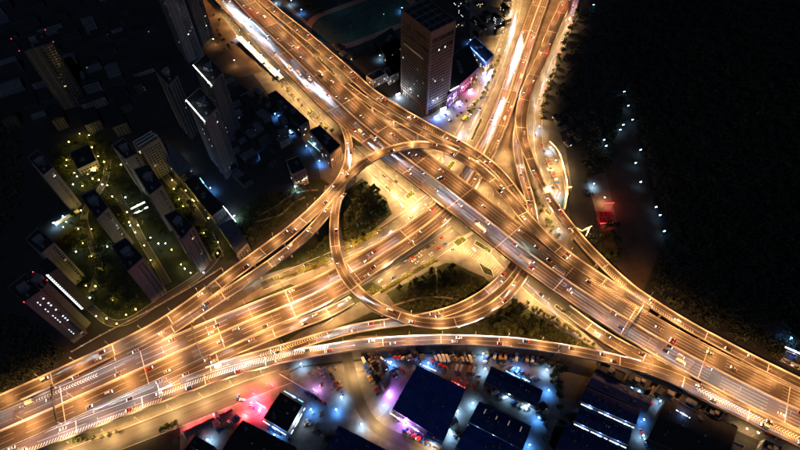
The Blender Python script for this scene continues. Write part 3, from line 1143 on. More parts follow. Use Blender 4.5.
st_se = street('street', 'bright ground street under the right-hand highway', [(498, 244, Z0 + .02, 26), (520, 268, Z0 + .02, 26), (545, 292, Z0 + .02, 24), (572, 312, Z0 + .02, 22), (600, 333, Z0 + .02, 18), (640, 358, Z0 + .02, 12)])
st_bot = street('street', 'tan ground road along the foot of the bottom ramp', [(60, 462, Z0, 15), (130, 436, Z0, 15), (200, 409, Z0, 15), (252, 388, Z0, 15), (290, 375, Z0, 13)], lines=False)
st_mkt = street('street', 'orange-lit lane running down through the market sheds', [(346, 352, Z0, 9), (352, 378, Z0, 9), (358, 400, Z0, 9), (372, 425, Z0, 9), (400, 440, Z0, 9), (440, 458, Z0, 9)], lines=False, kerb=False)
st_ne = street('street', 'strip of verge road right of the northern ramps', [(582, -30, Z0, 8), (572, 15, Z0, 8), (560, 50, Z0, 8), (548, 80, Z0, 8), (540, 105, Z0, 8), (538, 140, Z0, 9), (545, 170, Z0, 10), (556, 190, Z0, 10)], lines=False)

fp = street('footpath', 'pale footpath crossing the park inside the ring ramp', [(392, 306, 0.17, 1.8), (410, 300, 0.17, 1.8), (430, 296.5, 0.17, 1.8), (448, 297, 0.17, 1.8), (462, 301, 0.17, 1.8)], 'path', False, False)
fp = street('footpath', 'short footpath leading down from the lit kerb into the ring park', [(436, 268, 0.18, 1.6), (437, 282, 0.18, 1.6), (437.5, 296, 0.18, 1.6)], 'path', False, False)
fp = street('footpath', 'looping garden path beyond the western ramp', [(262, 214, 0.15, 2), (278, 206, 0.15, 2), (288, 196, 0.15, 2), (300, 191, 0.15, 2), (318, 190, 0.15, 2)], 'path', False, False)
fp = street('footpath', 'inner garden path curving beyond the western ramp', [(255, 222, 0.16, 2), (270, 218, 0.16, 2), (284, 216, 0.16, 2), (290, 203, 0.16, 2), (305, 197, 0.16, 2)], 'path', False, False)


# ------------------------------------------------------------------ lamps along the roads
NL = 0
for r_, t_ in ((main, 'widest diagonal highway'), (second, 'second highway from top to lower left'), (I_, 'bottom ramp above the market sheds'), (Cc, 'ring ramp'), (Er, 'inner ramp under the ring'), (D1, 'long arching upper ramp'), (D2, 'lower parallel western ramp'), (Ar, 'short curved ramp by the office roof'), (B1, 'ramp past the brown tower'), (G2, 'outer right-hand ramp'), (H_, 'inner northern ramp'), (Ls, 'low ramp beside the second highway'), (Ks, 'ramp rising from the ground street'), (B2, 'narrow connector')):
    r_['short'] = t_
for rd in ROADS:
    kind = rd.get('lamps')
    if not kind:
        continue
    pa, zo = rd['path'], rd['zoff']
    kit = lamp_hw if kind == 'hw' else lamp_ramp
    step = 34.0 if kind == 'hw' else 27.0
    short = rd['label']
    for sg in ((1, -1) if kind == 'hw' else (1,) if rd in (I_, D1, Er) else (-1,)):
        s = 10.0 + (step / 2 if sg < 0 else 0)
        while s < pa.L - 4:
            p, n, w = pa.at(s)
            q = p + n * (sg * (w / 2 - 0.25))
            q.z = p.z + zo + 1.0
            sd = sg
            if kind != 'hw' and blocked(rd, q, 0.3):
                sd = -sg
                q = p + n * (sd * (w / 2 - 0.25))
                q.z = p.z + zo + 1.0
            if in_view(q, 30) and not blocked(rd, q, 0.3) and not any(o is not rd and o['path'].covers(q, -1.0, 2.5, 11.0) for o in ROADS):
                a = math.atan2(-n.y * sd, -n.x * sd) - math.pi / 2
                kit.place(q, a, None, 'lamp post on the ' + rd['short'], 'lamp posts along the ' + rd['short'], 'street lamp')
                NL += 1
            s += step


def make_twin_lamp(h, arm, ld):
    t = thing('street_lamp', 'twin armed lamp', 'street lamp')
    b = MB()
    b.tube((0, 0, 0), (0, 0, h), 0.15, 0.1, 6)
    b.build('pole', M['steel'], t)
    for sg in (1, -1):
        b = MB()
        b.tube((0, 0, h - 0.8), (0, sg * arm, h + 0.15), 0.08, 0.06, 5)
        b.build('arm', M['steel'], t)
        b = MB()
        b.box((0, sg * (arm + 0.35), h + 0.18), (0.4, 1.1, 0.16), 0, taper=0.8)
        hd = b.build('lamp_head', M['steel'], t)
        b = MB()
        b.box((0, sg * (arm + 0.4), h + 0.065), (0.32, 0.8, 0.06))
        b.build('lens', M['lens_na'], hd)
        link('lamp_light', ld, t, (0, sg * (arm + 0.4), h - 0.12))
    return Kit(t)


lamp_twin = make_twin_lamp(12.0, 2.6, LD_hw)


def median_lamps(rd, s0, s1, step, what):
    s = s0
    while s < s1:
        p, n, w = rd['path'].at(s)
        q = Vector((p.x, p.y, p.z + rd['zoff'] + 0.95))
        if in_view(q, 20) and not any(o is not rd and o['path'].covers(q, -1.0, 2.5, 13.0) for o in ROADS):
            lamp_twin.place(q, math.atan2(n.y, n.x) - math.pi / 2, None, 'twin-armed lamp post on the median of the ' + what, 'twin lamps on the median of the ' + what, 'street lamp')
        s += step


median_lamps(second, s_of(second, 330, 286), 1e4 if False else second['path'].L, 36, 'second highway at lower left')


def lamps_on(st, side, step, start, what, kit=lamp_gr, sc=None):
    pa = st['path']
    s = start
    while s < pa.L:
        p, n, w = pa.at(s)
        q = p + n * (side * (w / 2 + 0.8))
        if in_view(q, 20) and not any(o['path'].covers(q, -0.8, 0.5, 14) for o in ROADS):
            a = math.atan2(-n.y * side, -n.x * side) - math.pi / 2
            kit.place((q.x, q.y, 0.03), a, sc, 'street lamp by the ' + what, 'street lamps of the ' + what, 'street lamp')
        s += step


lamps_on(st_west, 1, 30, 8, 'tan side street by the northern highway')
lamps_on(st_west, -1, 30, 20, 'tan side street by the northern highway')
lamps_on(st_south, -1, 26, 6, 'ground street with the traffic queue')
lamps_on(st_south, 1, 26, 18, 'ground street with the traffic queue')
lamps_on(st_north, 1, 24, 4, 'bright ground street on the upper bank')
lamps_on(st_nw, 1, 22, 6, 'ground street under the diagonal highway')
lamps_on(st_nw, -1, 22, 14, 'ground street under the diagonal highway')
lamps_on(st_nw2, 1, 30, 8, 'street with yellow-lit trees at upper left')
lamps_on(st_nw2, -1, 30, 22, 'street with yellow-lit trees at upper left')
lamps_on(st_se, -1, 22, 6, 'bright ground street under the right-hand highway')
lamps_on(st_bot, 1, 24, 10, 'tan ground road along the bottom ramp')
lamps_on(st_mkt, 1, 46, 20, 'lane through the market sheds')
lamps_on(st_ne, -1, 26, 8, 'verge road right of the northern ramps')

# lamps standing in the open paved ground of the junction
for (x, y, a) in [(398, 203, 0), (414, 212, 2), (424, 196, 4), (440, 166, 1), (452, 160, 3), (428, 156, 2), (470, 244, 1), (486, 256, 2), (462, 254, 0), (500, 262, 4), (478, 196, 2), (490, 190, 1), (505, 205, 3), (520, 226, 2),
                  (548, 214, 4), (556, 232, 1), (546, 196, 2), (372, 182, 4), (388, 192, 0), (505, 160, 1), (548, 186, 2), (372, 118, 2), (352, 106, 1), (392, 128, 0), (334, 76, 3), (318, 62, 2), (560, 172, 0), (532, 300, 2), (380, 262, 1)]:
    q = P(x, y, 0)
    if any(o['path'].covers(Vector((q.x, q.y, 8)), -0.8, -8, 14) for o in ROADS):
        # slide out from under a deck
        for k in range(1, 40):
            q2 = q + Vector((math.cos(k * 2.4), math.sin(k * 2.4), 0)) * k * 0.8
            if not any(o['path'].covers(Vector((q2.x, q2.y, 8)), -1.2, -8, 14) for o in ROADS):
                q = q2
                break
    lamp_gr.place((q.x, q.y, 0.03), a, None, 'street lamp on the open pale paving between the decks', 'street lamps on the paving of the junction', 'street lamp')


# ------------------------------------------------------------------ traffic
NCAR = 0


def traffic(rd, offs, sgn, gap, group, label, s0=0, s1=1e9, jitter=0.6, heavy=0.12, z=0.02, cap=999, away=False):
    """vehicles at rest in one direction; sgn +1 runs with the drawn direction of the road"""
    global NCAR
    pa, zo = rd['path'], rd['zoff']
    n_ = 0
    for t0 in offs:
        s = s0 + random.uniform(0, gap)
        while s < min(s1, pa.L) - 3 and n_ < cap:
            p, n, w = pa.at(s)
            t = t0 * w
            q = Vector((p.x + n.x * t, p.y + n.y * t, p.z + zo + z))
            hidden = any(o is not rd and o['path'].covers(q, 1.5, 2.0, 14) for o in ROADS)
            clash = any(o is not rd and o['path'].covers(q, 0.6, 0.0, 0.6) for o in ROADS)
            if in_view(q, 4) and not hidden and not clash:
                a = math.atan2(n.y, n.x) + (math.pi if sgn > 0 else 0)
                # car forward is local +Y; n is left of the path
                a = math.atan2(-n.x * sgn, n.y * sgn)
                d = Vector((n.y, -n.x, 0)) * sgn
                a = math.atan2(d.y, d.x) - math.pi / 2
                r_ = random.random()
                if r_ < heavy * 0.55 and rd.get('median'):
                    random.choice(truck_on).place(q, a, None, label.replace('car', 'box truck'), group.replace('cars', 'trucks'), 'truck')
                    s += 6
                elif r_ < heavy * 0.7 and rd.get('median'):
                    bus_on[0].place(q, a, None, label.replace('car', 'pale city bus'), group.replace('cars', 'buses'), 'bus')
                    s += 8
                elif r_ < heavy * 1.6:
                    random.choice(van_on).place(q, a, None, label.replace('car', 'van'), group.replace('cars', 'vans'), 'van')
                else:
                    k = random.choices(range(6), (2, 3, 5, 4, 1.5, 1.5))[0]
                    (car_away if away else car_on)[k].place(q, a, None, label, group, 'car')
                    NCAR += 1
                n_ += 1
            s += gap * random.uniform(1 - jitter, 1 + jitter)


lanes5 = [0.075, 0.16, 0.24, 0.32, 0.41]
g1 = 'cars with headlights on the diagonal highway heading down to the right'
l1 = 'car with bright headlights driving down the widest diagonal highway'
traffic(main, [-a for a in lanes5[:4]], 1, 76, g1, l1)
g2 = 'cars with tail lights on the diagonal highway heading up to the left'
l2 = 'car showing red tail lights going up the widest diagonal highway'
traffic(main, lanes5[:4], -1, 92, g2, l2, away=True)
g3 = 'cars with headlights on the second highway heading to lower left'
l3 = 'car with headlights coming down the second highway towards lower left'
traffic(second, [-0.11, -0.25, -0.38], 1, 112, g3, l3)
g4 = 'cars with tail lights on the second highway heading to the top edge'
l4 = 'car showing red tail lights going up the second highway'
traffic(second, [0.11, 0.25, 0.38], -1, 92, g4, l4, away=True)
for rd, sg, gp, nm in [(I_, -1, 58, 'bottom ramp'), (Er, 1, 60, 'inner ramp under the ring'), (Cc, 1, 80, 'ring ramp'), (D1, 1, 90, 'arching upper ramp'), (D2, -1, 60, 'lower parallel western ramp'), (Ar, 1, 34, 'short curved ramp beside the dark office roof'),
                       (B1, -1, 70, 'ramp past the brown tower'), (G2, -1, 80, 'outer right-hand ramp'), (H_, -1, 60, 'inner northern ramp'), (Ls, 1, 50, 'low ramp beside the second highway'), (Ks, 1, 50, 'ramp rising from the ground street')]:
    traffic(rd, [-0.2, 0.2] if rd is not Ar else [0.2, -0.2], sg, gp, 'cars on the ' + nm, 'car with lit lamps on the ' + nm, heavy=0.06, away=rd in (D1, B1, Cc, G2))
for st, sg, gp, nm in [(st_west, 1, 130, 'tan side street by the northern highway'), (st_se, 1, 40, 'bright ground street under the right-hand highway'), (st_north, 1, 70, 'ground street on the upper bank'), (st_ne, -1, 60, 'verge road right of the northern ramps')]:
    traffic(st, [0.22, -0.22], sg, gp, 'cars on the ' + nm, 'car with lit lamps on the ' + nm, heavy=0.06)
print('lamps', NL, 'cars', NCAR)


# ------------------------------------------------------------------ buildings
def wpoly(pts, z):
    p = [P(x, y, z) for x, y in pts]
    a = sum(p[i].x * p[(i + 1) % len(p)].y - p[(i + 1) % len(p)].x * p[i].y for i in range(len(p)))
    return p if a > 0 else p[::-1]


def inset(poly, d):
    n = len(poly)
    out = []
    for i in range(n):
        p0, p1, p2 = poly[i - 1], poly[i], poly[(i + 1) % n]
        e1 = (p1 - p0).normalized()
        e2 = (p2 - p1).normalized()
        n1 = Vector((-e1.y, e1.x, 0))
        n2 = Vector((-e2.y, e2.x, 0))
        k = 1 + n1.dot(n2)
        out.append(p1 + (n1 + n2) * (d / max(k, 0.3)))
    return out


def facing(a, b_):
    """is the wall a-b of a counter-clockwise plan turned to the camera"""
    e = (b_ - a)
    n = Vector((e.y, -e.x, 0)).normalized()
    return n, n.dot(Vector((0, 0, 0)) - Vector((a.x, a.y, 0))) > 0


def block(name, label, cat, pts, H, wall, roof, group=None, floor=3.1, bay=3.0, lit=0.06, litm=('lit_warm', 'lit_white', 'lit_dim'), units=1, blank=0.0, win=True, win_h=1.4, balcony=False, parapet=1.1):
    poly = wpoly(pts, H)
    c = sum(poly, Vector((0, 0, 0))) / len(poly)
    c.z = 0
    root = thing(name, label, cat, c, 0, group)
    loc = [Vector((p.x - c.x, p.y - c.y, 0)) for p in poly]
    b = MB()
    b.prism(loc, 0, H, 0)
    b.build('wall', M[wall], root)
    b = MB()
    b.prism(inset(loc, 0.35), H + 0.004, H + 0.12, 0)
    rf = b.build('roof', M[roof], root)
    b = MB()
    inn = inset(loc, 0.3)
    n = len(loc)
    for i in range(n):
        j = (i + 1) % n
        b.add([(*loc[i].xy, H + .003), (*loc[j].xy, H + .003), (*inn[j].xy, H + .003), (*inn[i].xy, H + .003),
               (*loc[i].xy, H + parapet), (*loc[j].xy, H + parapet), (*inn[j].xy, H + parapet), (*inn[i].xy, H + parapet)],
              [(4, 5, 6, 7), (0, 1, 5, 4), (2, 3, 7, 6)])
    b.build('roof_parapet', M[wall], root)
    ext = max((loc[0] - loc[1]).length, (loc[1] - loc[2]).length)
    e0 = (loc[1] - loc[0]).normalized()
    rz = math.atan2(e0.y, e0.x)
    for k in range(units):
        f = random.uniform(0.3, 0.7)
        g = random.uniform(0.3, 0.7)
        q = loc[0].lerp(loc[1], f).lerp(loc[-1].lerp(loc[-2], f), g)
        sx, sy, sz = random.uniform(2.4, 5), random.uniform(2.4, 4), random.uniform(1.6, 3.2)
        bb = MB()
        bb.box((q.x, q.y, H + 0.13 + sz / 2), (sx, sy, sz), 0, rz)
        bb.box((q.x, q.y, H + 0.15 + sz), (sx + .4, sy + .4, 0.25), 0, rz)
        bb.build('rooftop_unit', M['roof_grey'], rf)
    if not win:
        return root, loc
    b = MB()
    lb = {m_: MB() for m_ in litm}
    bl = MB()
    for i in range(n):
        a0, a1 = loc[i], loc[(i + 1) % n]
        nn, vis = facing(a0 + c, a1 + c)
        if not vis:
            continue
        e = a1 - a0
        Lw = e.length
        e.normalize()
        nb = int((Lw - 1.2) / bay)
        if nb < 1:
            continue
        m0 = (Lw - nb * bay) / 2
        skip = set(k for k in range(nb) if blank and (k / nb) < blank)
        for fl in range(int((H - 1.5) / floor)):
            z = 1.3 + fl * floor
            for k in range(nb):
                if k in skip:
                    continue
                o = a0 + e * (m0 + k * bay + bay * 0.18) + Vector((0, 0, z)) + nn * 0.004
                if random.random() < lit:
                    t_ = random.choice(litm)
                    lb[t_].obox(o, e * bay * 0.64, nn * 0.06, (0, 0, win_h))
                else:
                    b.obox(o, e * bay * 0.64, nn * 0.06, (0, 0, win_h))
            if balcony and nb >= 3:
                for k in range(nb):
                    if k in skip or k % 3 != 1:
                        continue
                    o = a0 + e * (m0 + k * bay) + Vector((0, 0, z - 1.1)) + nn * 0.07
                    bl.obox(o, e * bay * 1.1, nn * 1.2, (0, 0, 0.9))
    if b.f:
        b.build('window', M['glass'], root, kind='stuff')
    for m_, q in lb.items():
        if q.f:
            q.build('lit_window', M[m_], root, kind='stuff')
    if bl.f:
        bl.build('balcony', M[wall], root, kind='stuff')
    return root, loc


def strip_led(name, label, p0, p1, m, w=0.5, cat='light strip', z=None, light=None, group=None):
    """glowing tube with its holder between two points"""
    p0, p1 = Vector(p0), Vector(p1)
    c = (p0 + p1) / 2
    root = thing(name, label, cat, c, 0, group)
    d = (p1 - p0)
    u = d.normalized()
    s = Vector((-u.y, u.x, 0))
    a, b_ = p0 - c, p1 - c
    q = MB()
    q.obox(a - s * w * 0.7 + Vector((0, 0, -0.2)), d, s * w * 1.4, (0, 0, 0.18))
    q.build('holder', M['steel'], root)
    if name == 'eaves_light_strip':
        f = 0.0
        rn = random.Random(label)
        while f < 0.96:
            g = min(1.0, f + rn.uniform(0.05, 0.22))
            q = MB()
            q.obox(a + d * f - s * w * 0.4, d * (g - f), s * w * 0.8, (0, 0, 0.35))
            q.build('tube', M[m], root)
            f = g + rn.choice((0.02, 0.04, 0.12))
    else:
        q = MB()
        q.obox(a - s * w / 2, d, s * w, (0, 0, 0.35))
        q.build('tube', M[m], root)
    if light:
        k = max(1, int(d.length / 12))
        for i in range(k):
            link('strip_light', light, root, a + d * ((i + 0.5) / k) + Vector((0, 0, 0.8)))
    return root


PT = {}


def downglow(key, w, col):
    if key not in PT:
        PT[key] = spot_data(key, w, col, 158, 0.5, 0.6)
    return PT[key]


def glow(key, w, col, rad=0.5):
    if key not in PT:
        PT[key] = point_data(key, w, col, rad)
    return PT[key]


# --- the brown office tower
def office_tower():
    H = 106.0
    poly = wpoly([(401, 11), (431, 34), (456, 22), (426, -1)], H)
    c = sum(poly, Vector((0, 0, 0))) / 4
    c.z = 0
    root = thing('office_tower', 'tall brown office tower with dark roof grid standing beside the ramps', 'office tower', c)
    loc = [Vector((p.x - c.x, p.y - c.y, 0)) for p in poly]
    b = MB()
    b.prism(inset(loc, 0.5), 0, H - 1.5, 0)
    b.build('wall', M['glass'], root)
    fl = 3.85
    nf = int((H - 8) / fl)
    n = len(loc)
    dark = {nf - 2, nf - 5}
    for k in range(nf):
        if k in dark:
            continue
        z = 6 + k * fl
        q = MB()
        q.prism(inset(loc, 0.1), z, z + (1.75 if k < nf - 2 else 3.0), 0)
        q.build('spandrel', M['wall_brown'], root)
    q = MB()
    inn = inset(loc, 0.9)
    for i in range(n):
        j = (i + 1) % n
        q.add([(*loc[i].xy, H - 6), (*loc[j].xy, H - 6), (*inn[j].xy, H - 6), (*inn[i].xy, H - 6), (*loc[i].xy, H + 2), (*loc[j].xy, H + 2), (*inn[j].xy, H + 2), (*inn[i].xy, H + 2)],
              [(0, 3, 2, 1), (4, 5, 6, 7), (0, 1, 5, 4), (2, 3, 7, 6)])
    q.build('crown_band', M['wall_brown'], root)
    q = MB()
    q.prism(inset(loc, 1.0), H - 1.4, H - 0.8, 0)
    rf = q.build('roof', M['roof_dark'], root)
    for k in range(1, 5):
        f = k / 5
        q = MB()
        a, b2 = loc[0].lerp(loc[1], f), loc[3].lerp(loc[2], f)
        e = (b2 - a).normalized()
        s = Vector((-e.y, e.x, 0))
        q.obox(a + e * 1.2 - s * 0.5 + Vector((0, 0, H - 0.79)), (b2 - a) - e * 2.4, s, (0, 0, 1.5))
        q.build('roof_beam', M['roof_grey'], rf)
        if k < 4:
            q = MB()
            f = k / 4
            a, b2 = loc[0].lerp(loc[3], f), loc[1].lerp(loc[2], f)
            e = (b2 - a).normalized()
            s = Vector((-e.y, e.x, 0))
            q.obox(a + e * 1.2 - s * 0.5 + Vector((0, 0, H - 0.785)), (b2 - a) - e * 2.4, s, (0, 0, 1.4))
            q.build('roof_beam', M['roof_grey'], rf)
    q = MB()
    lw, ld = MB(), MB()
    for i in range(n):
        a0, a1 = loc[i], loc[(i + 1) % n]
        nn, vis = facing(a0 + c, a1 + c)
        if not vis:
            continue
        e = a1 - a0
        Lw = e.length
        e.normalize()
        k = 0
        nb = int(Lw / 2.6)
        bay = Lw / nb
        for k in range(nb + 1):
            wdt = 1.6 if k in (0, nb) else 0.5
            q.obox(a0 + e * (k * bay - (0 if k == 0 else wdt if k == nb else wdt / 2)) + Vector((0, 0, 0.5)) - nn * 0.06, e * wdt, nn * 0.3, (0, 0, H - 7))
        for f_ in range(nf - 5):
            for k in range(nb):
                r_ = random.random()
                tgt = lw if r_ < 0.012 else ld if r_ < 0.03 else None
                if tgt:
                    tgt.obox(a0 + e * (k * bay + 0.5) + Vector((0, 0, 6 + f_ * fl + 1.8)) - nn * 0.36, e * (bay - 0.9), nn * 0.1, (0, 0, 1.9))
        if i == [j for j in range(n) if facing(loc[j] + c, loc[(j + 1) % n] + c)[1]][0]:
            # one storey where a corridor is lit right along
            for k in range(2, nb - 4):
                ld.obox(a0 + e * (k * bay + 0.3) + Vector((0, 0, 6 + (nf - 9) * fl + 1.8)) - nn * 0.33, e * (bay - 0.5), nn * 0.1, (0, 0, 1.0))
    q.build('mullion', M['wall_brown'], root, kind='stuff')
    lw.build('lit_window', M['lit_white'], root, kind='stuff')
    ld.build('lit_window', M['lit_dim'], root, kind='stuff')
    return root, loc, c


tower, tl, tc_ = office_tower()
block('podium', 'dark roofed podium with a reddish wall joined to the brown tower', 'podium', [(447, 97), (479, 68), (469, 44), (453, 55)], 19, 'wall_brown', 'roof_dark', units=4, lit=0.25, litm=('lit_warm', 'lit_dim'), bay=4, floor=5, win_h=3)
block('shop_building', 'low shop building outlined in blue light beside the northern highway', 'shop', [(467, 44), (486, 63), (494, 55), (475, 37)], 13, 'wall_white', 'roof_dark', lit=0.3, litm=('lit_white',), units=2)
a_, b_ = P(467, 44, 14.4), P(486, 63, 14.4)
strip_led('roof_light_strip', 'blue light strip along the roof edge of the low shop building', a_, b_, 'led_blue', 0.8, light=glow('blue_strip_glow', 5200, (0.12, 0.3, 1.0)))
strip_led('roof_light_strip', 'white light bar on the podium edge beside the brown tower', P(450, 91, 20.6), P(459, 86, 20.6), 'led_white', 1.3, light=glow('white_strip_glow', 2500, (0.75, 0.88, 1.0)))


def led_sign(px, py, z0, w, h, m, lightkey, label, rz=0.5, cat='lit sign', group=None):
    q = P(px, py, 0)
    root = thing('lit_sign', label, cat, (q.x, q.y, 0.05), rz, group)
    b = MB()
    for sx in (-1, 1):
        b.box((sx * w * 0.4, 0.25, (z0 + h) / 2), (0.25, 0.25, z0 + h))
    b.build('frame', M['steel'], root)
    b = MB()
    b.box((0, 0, z0 + h / 2), (w, 0.3, h))
    b.build('panel', M[m], root)
    link('sign_light', lightkey, root, (0, -1.6, z0 + h * 0.6))
    return root


led_sign(443, 112, 3, 7, 3, 'lens_wht', glow('plaza_white', 26000, (0.55, 0.70, 1.0)), 'bright white lit sign at the foot of the brown tower')
led_sign(436, 118, 2, 6, 1.5, 'led_blue', glow('plaza_blue', 30000, (0.10, 0.20, 1.0)), 'blue lit sign nearest the ramp below the brown tower')
led_sign(458, 104, 2, 6, 2, 'led_blue', glow('plaza_violet', 26000, (0.28, 0.22, 1.0)), 'blue lit sign in the middle of the tower forecourt')
led_sign(470, 92, 2, 6, 2, 'led_pink', glow('plaza_pink', 24000, (1.0, 0.25, 0.75)), 'pink lit sign below the podium of the brown tower')
led_sign(484, 75, 2, 5, 2, 'led_blue', glow('plaza_blue', 30000, (0.1, 0.2, 1)), 'blue lit sign in front of the low shop building')
led_sign(398, 97, 3, 5, 2, 'lens_wht', glow('corner_white', 26000, (0.7, 0.85, 1.0)), 'white lit sign on the left side of the brown tower')

# --- residential towers
RT = [
    ('pinkish residential tower with a dark roof nearest the yellow-lit lane', [(164, 216), (176, 210), (194, 226), (182, 240)], 54, 'wall_pink'),
    ('residential tower between the lit courtyards, second in the right-hand chain', [(134, 170), (149, 164), (163, 186), (150, 196)], 54, 'wall_grey'),
    ('residential tower at the top of the right-hand chain above the first courtyard lamps', [(112, 146), (124, 138), (138, 154), (126, 160)], 54, 'wall_grey'),
    ('pinkish residential tower standing over the bend of the yellow lane', [(112, 246), (126, 238), (144, 258), (128, 272)], 54, 'wall_pink'),
    ('grey residential tower in the middle chain above the white lit pavilion', [(80, 196), (95, 189), (109, 208), (97, 220)], 54, 'wall_grey'),
    ('slim residential tower at the far left above the blue-lit wall', [(28, 158), (38, 150), (54, 168), (44, 176)], 54, 'wall_grey'),
    ('grey residential slab left of the blue-lit wall', [(26, 240), (38, 228), (55, 243), (42, 254)], 54, 'wall_grey'),
    ('tallest lower-left residential slab with red lamp on its roof corner', [(8, 288), (26, 274), (42, 291), (25, 303)], 72, 'wall_pink'),
    ('narrow slab wedged behind the tall lower-left slab', [(30, 279), (36, 272), (49, 283), (43, 290)], 68, 'wall_pink'),
    ('residential tower with a white light line on its roof, the upper of two', [(193, 65), (206, 54), (223, 73), (212, 86)], 80, 'wall_pink'),
    ('residential tower with a white light line on its roof, the lower of two', [(186, 100), (200, 88), (218, 108), (205, 122)], 80, 'wall_pink'),
    ('dark residential tower left of the two white-lined towers', [(155, 71), (164, 62), (178, 76), (169, 86)], 74, 'wall_dark'),
    ('dark striped office slab standing alone near the left edge', [(16, 40), (45, 32), (53, 43), (24, 52)], 80, 'wall_dark'),
    ('dark tall slab cut by the top edge of the photo', [(152, -18), (170, -26), (180, -12), (163, -4)], 90, 'wall_grey'),
    ('second dark slab cut by the top edge, nearer the highway', [(172, -30), (186, -36), (195, -24), (182, -16)], 85, 'wall_dark'),
]
RTW = {}
for lb_, q_, h_, w_ in RT:
    RTW[lb_] = block('residential_tower', lb_, 'apartment tower', q_, h_, w_, 'roof_dark', 'tall residential blocks', floor=3.0, bay=3.4, lit=0.004 if 'alone near' in lb_ else 0.035, litm=('lit_warm', 'lit_dim', 'lit_white'), units=2, blank=0.45, balcony=True)
for lb_, (rt_, lc_) in RTW.items():
    Ht = [h_ for l2, q2, h_, w2 in RT if l2 == lb_][0]
    m_ = sum(lc_, Vector()) / 4
    e_ = (lc_[1] - lc_[0]).normalized()
    rz_ = math.atan2(e_.y, e_.x)
    b = MB()
    b.box((m_.x, m_.y, Ht + 2.3), (6.5, 4.6, 4.3), 0, rz_)
    b.box((m_.x, m_.y, Ht + 4.6), (7.1, 5.2, 0.3), 0, rz_)
    b.build('lift_housing', M['wall_grey'], rt_)
    for k in range(3):
        q = lc_[0].lerp(lc_[2], 0.2 + 0.28 * k) * 0.8 + lc_[1] * 0.2
        b = MB()
        b.tube((q.x, q.y, Ht + 0.13), (q.x, q.y, Ht + 2.3), 1.1, 1.1, 9)
        b.build('water_tank', M['steel'], rt_)
    for k in range(4):
        f = (k + 0.5) / 4
        for (i0, i1) in ((0, 1), (1, 2), (2, 3), (3, 0)):
            nn_, vis_ = facing(lc_[i0] + rt_.location, lc_[i1] + rt_.location)
            if vis_ and (lc_[i1] - lc_[i0]).length > 9:
                q = lc_[i0].lerp(lc_[i1], f)
                ee_ = (lc_[i1] - lc_[i0]).normalized()
                b = MB()
                b.obox(q - ee_ * 0.25 + Vector((0, 0, 0.5)) - nn_ * 0.02, ee_ * 0.5, nn_ * 0.55, (0, 0, Ht))
                b.build('wall_fin', M['wall_grey'], rt_)
for (a, b2, nm) in [((193, 65), (212, 86), 'upper'), ((186, 100), (205, 122), 'lower')]:
    strip_led('roof_light_strip', 'white light line on the roof edge of the %s residential tower' % nm, P(*a, 81.8), P(*b2, 81.8), 'led_white', 1.1, light=glow('roof_line_glow', 900, (0.9, 1.0, 0.95)))

# stair tower with a column of lit landings
base = P(84, 311, 0)
root = thing('stair_tower', 'slab with a dotted column of white lit stair windows', 'apartment tower', base)
b = MB()
u_ = Vector((0.62, 0.78, 0))
v_ = Vector((-0.78, 0.62, 0))
b.obox(Vector((0, 0, 0)) + v_ * 0.0, u_ * 9, v_ * 16, (0, 0, 60))
b.build('wall', M['wall_dark'], root)
b = MB()
b.obox(Vector((0, 0, 60.02)) + u_ * .4 + v_ * .4, u_ * 8.2, v_ * 15.2, (0, 0, 0.3))
b.build('roof', M['roof_dark'], root)
wm = MB()
wm.box((0, 0, 0), (1.7, 1.7, 1.3))
wmesh = wm.mesh('stair_window', M['lit_white'])
for k in range(20):
    o = link('lit_window', wmesh, root, Vector((0, 0, 4.5 + k * 2.9)) + u_ * 0.3 + v_ * 0.3)
    o.rotation_euler = (0, 0, math.atan2(u_.y, u_.x))
w2 = MB()
w2.box((0, 0, 0), (1.6, .1, 1.2))
for lb2, (pxs) in {'x': 1}.items():
    pass

# lit flats on the tallest slab
c0 = P(25, 303, 72)
c1 = P(42, 291, 72)
e_ = Vector((c1.x - c0.x, c1.y - c0.y, 0))
n_ = Vector((e_.y, -e_.x, 0)).normalized()
slab = RTW['tallest lower-left residential slab with red lamp on its roof corner'][0]
lm_ = MB()
for k in range(16):
    for f in (0.36, 0.72):
        if random.random() < (0.75 if f < 0.5 else 0.4):
            o = Vector((c0.x, c0.y, 10 + k * 3.6)) + e_ * f + n_ * 0.08 - slab.location
            lm_.obox(o, e_ * 0.09, n_ * 0.1, (0, 0, 1.5))
lm_.build('lit_window', M['lit_white'], slab, kind='stuff')

# red aircraft lamps on roof corners
for (x, y, z, lb_) in [(25, 303, 73.3, 'red aircraft lamp on the corner of the tallest lower-left slab'), (48, 281, 69.3, 'red aircraft lamp on the narrow slab'), (20, 52, 81.2, 'red aircraft lamp on the near corner of the lone striped slab'),
                       (54, 43, 81.2, 'red aircraft lamp on the far corner of the lone striped slab'), (46, 31, 81.2, 'red aircraft lamp on the back corner of the lone striped slab'), (12, 40, 81.2, 'red aircraft lamp on the leftmost corner of the lone striped slab'),
                       (34, 273, 69.3, 'red aircraft lamp behind the dotted stair windows')]:
    q = P(x, y, z)
    root = thing('aircraft_lamp', lb_, 'warning lamp', q)
    b = MB()
    b.tube((0, 0, -0.4), (0, 0, 1.2), 0.12, 0.1, 5)
    b.build('pole', M['steel'], root)
    b = MB()
    b.tube((0, 0, 1.2), (0, 0, 1.9), 0.45, 0.3, 7)
    b.build('globe', M['led_red'], root)
    link('lamp_light', glow('aircraft_red', 30, (1, 0.05, 0.05)), root, (0, 0, 2.5))

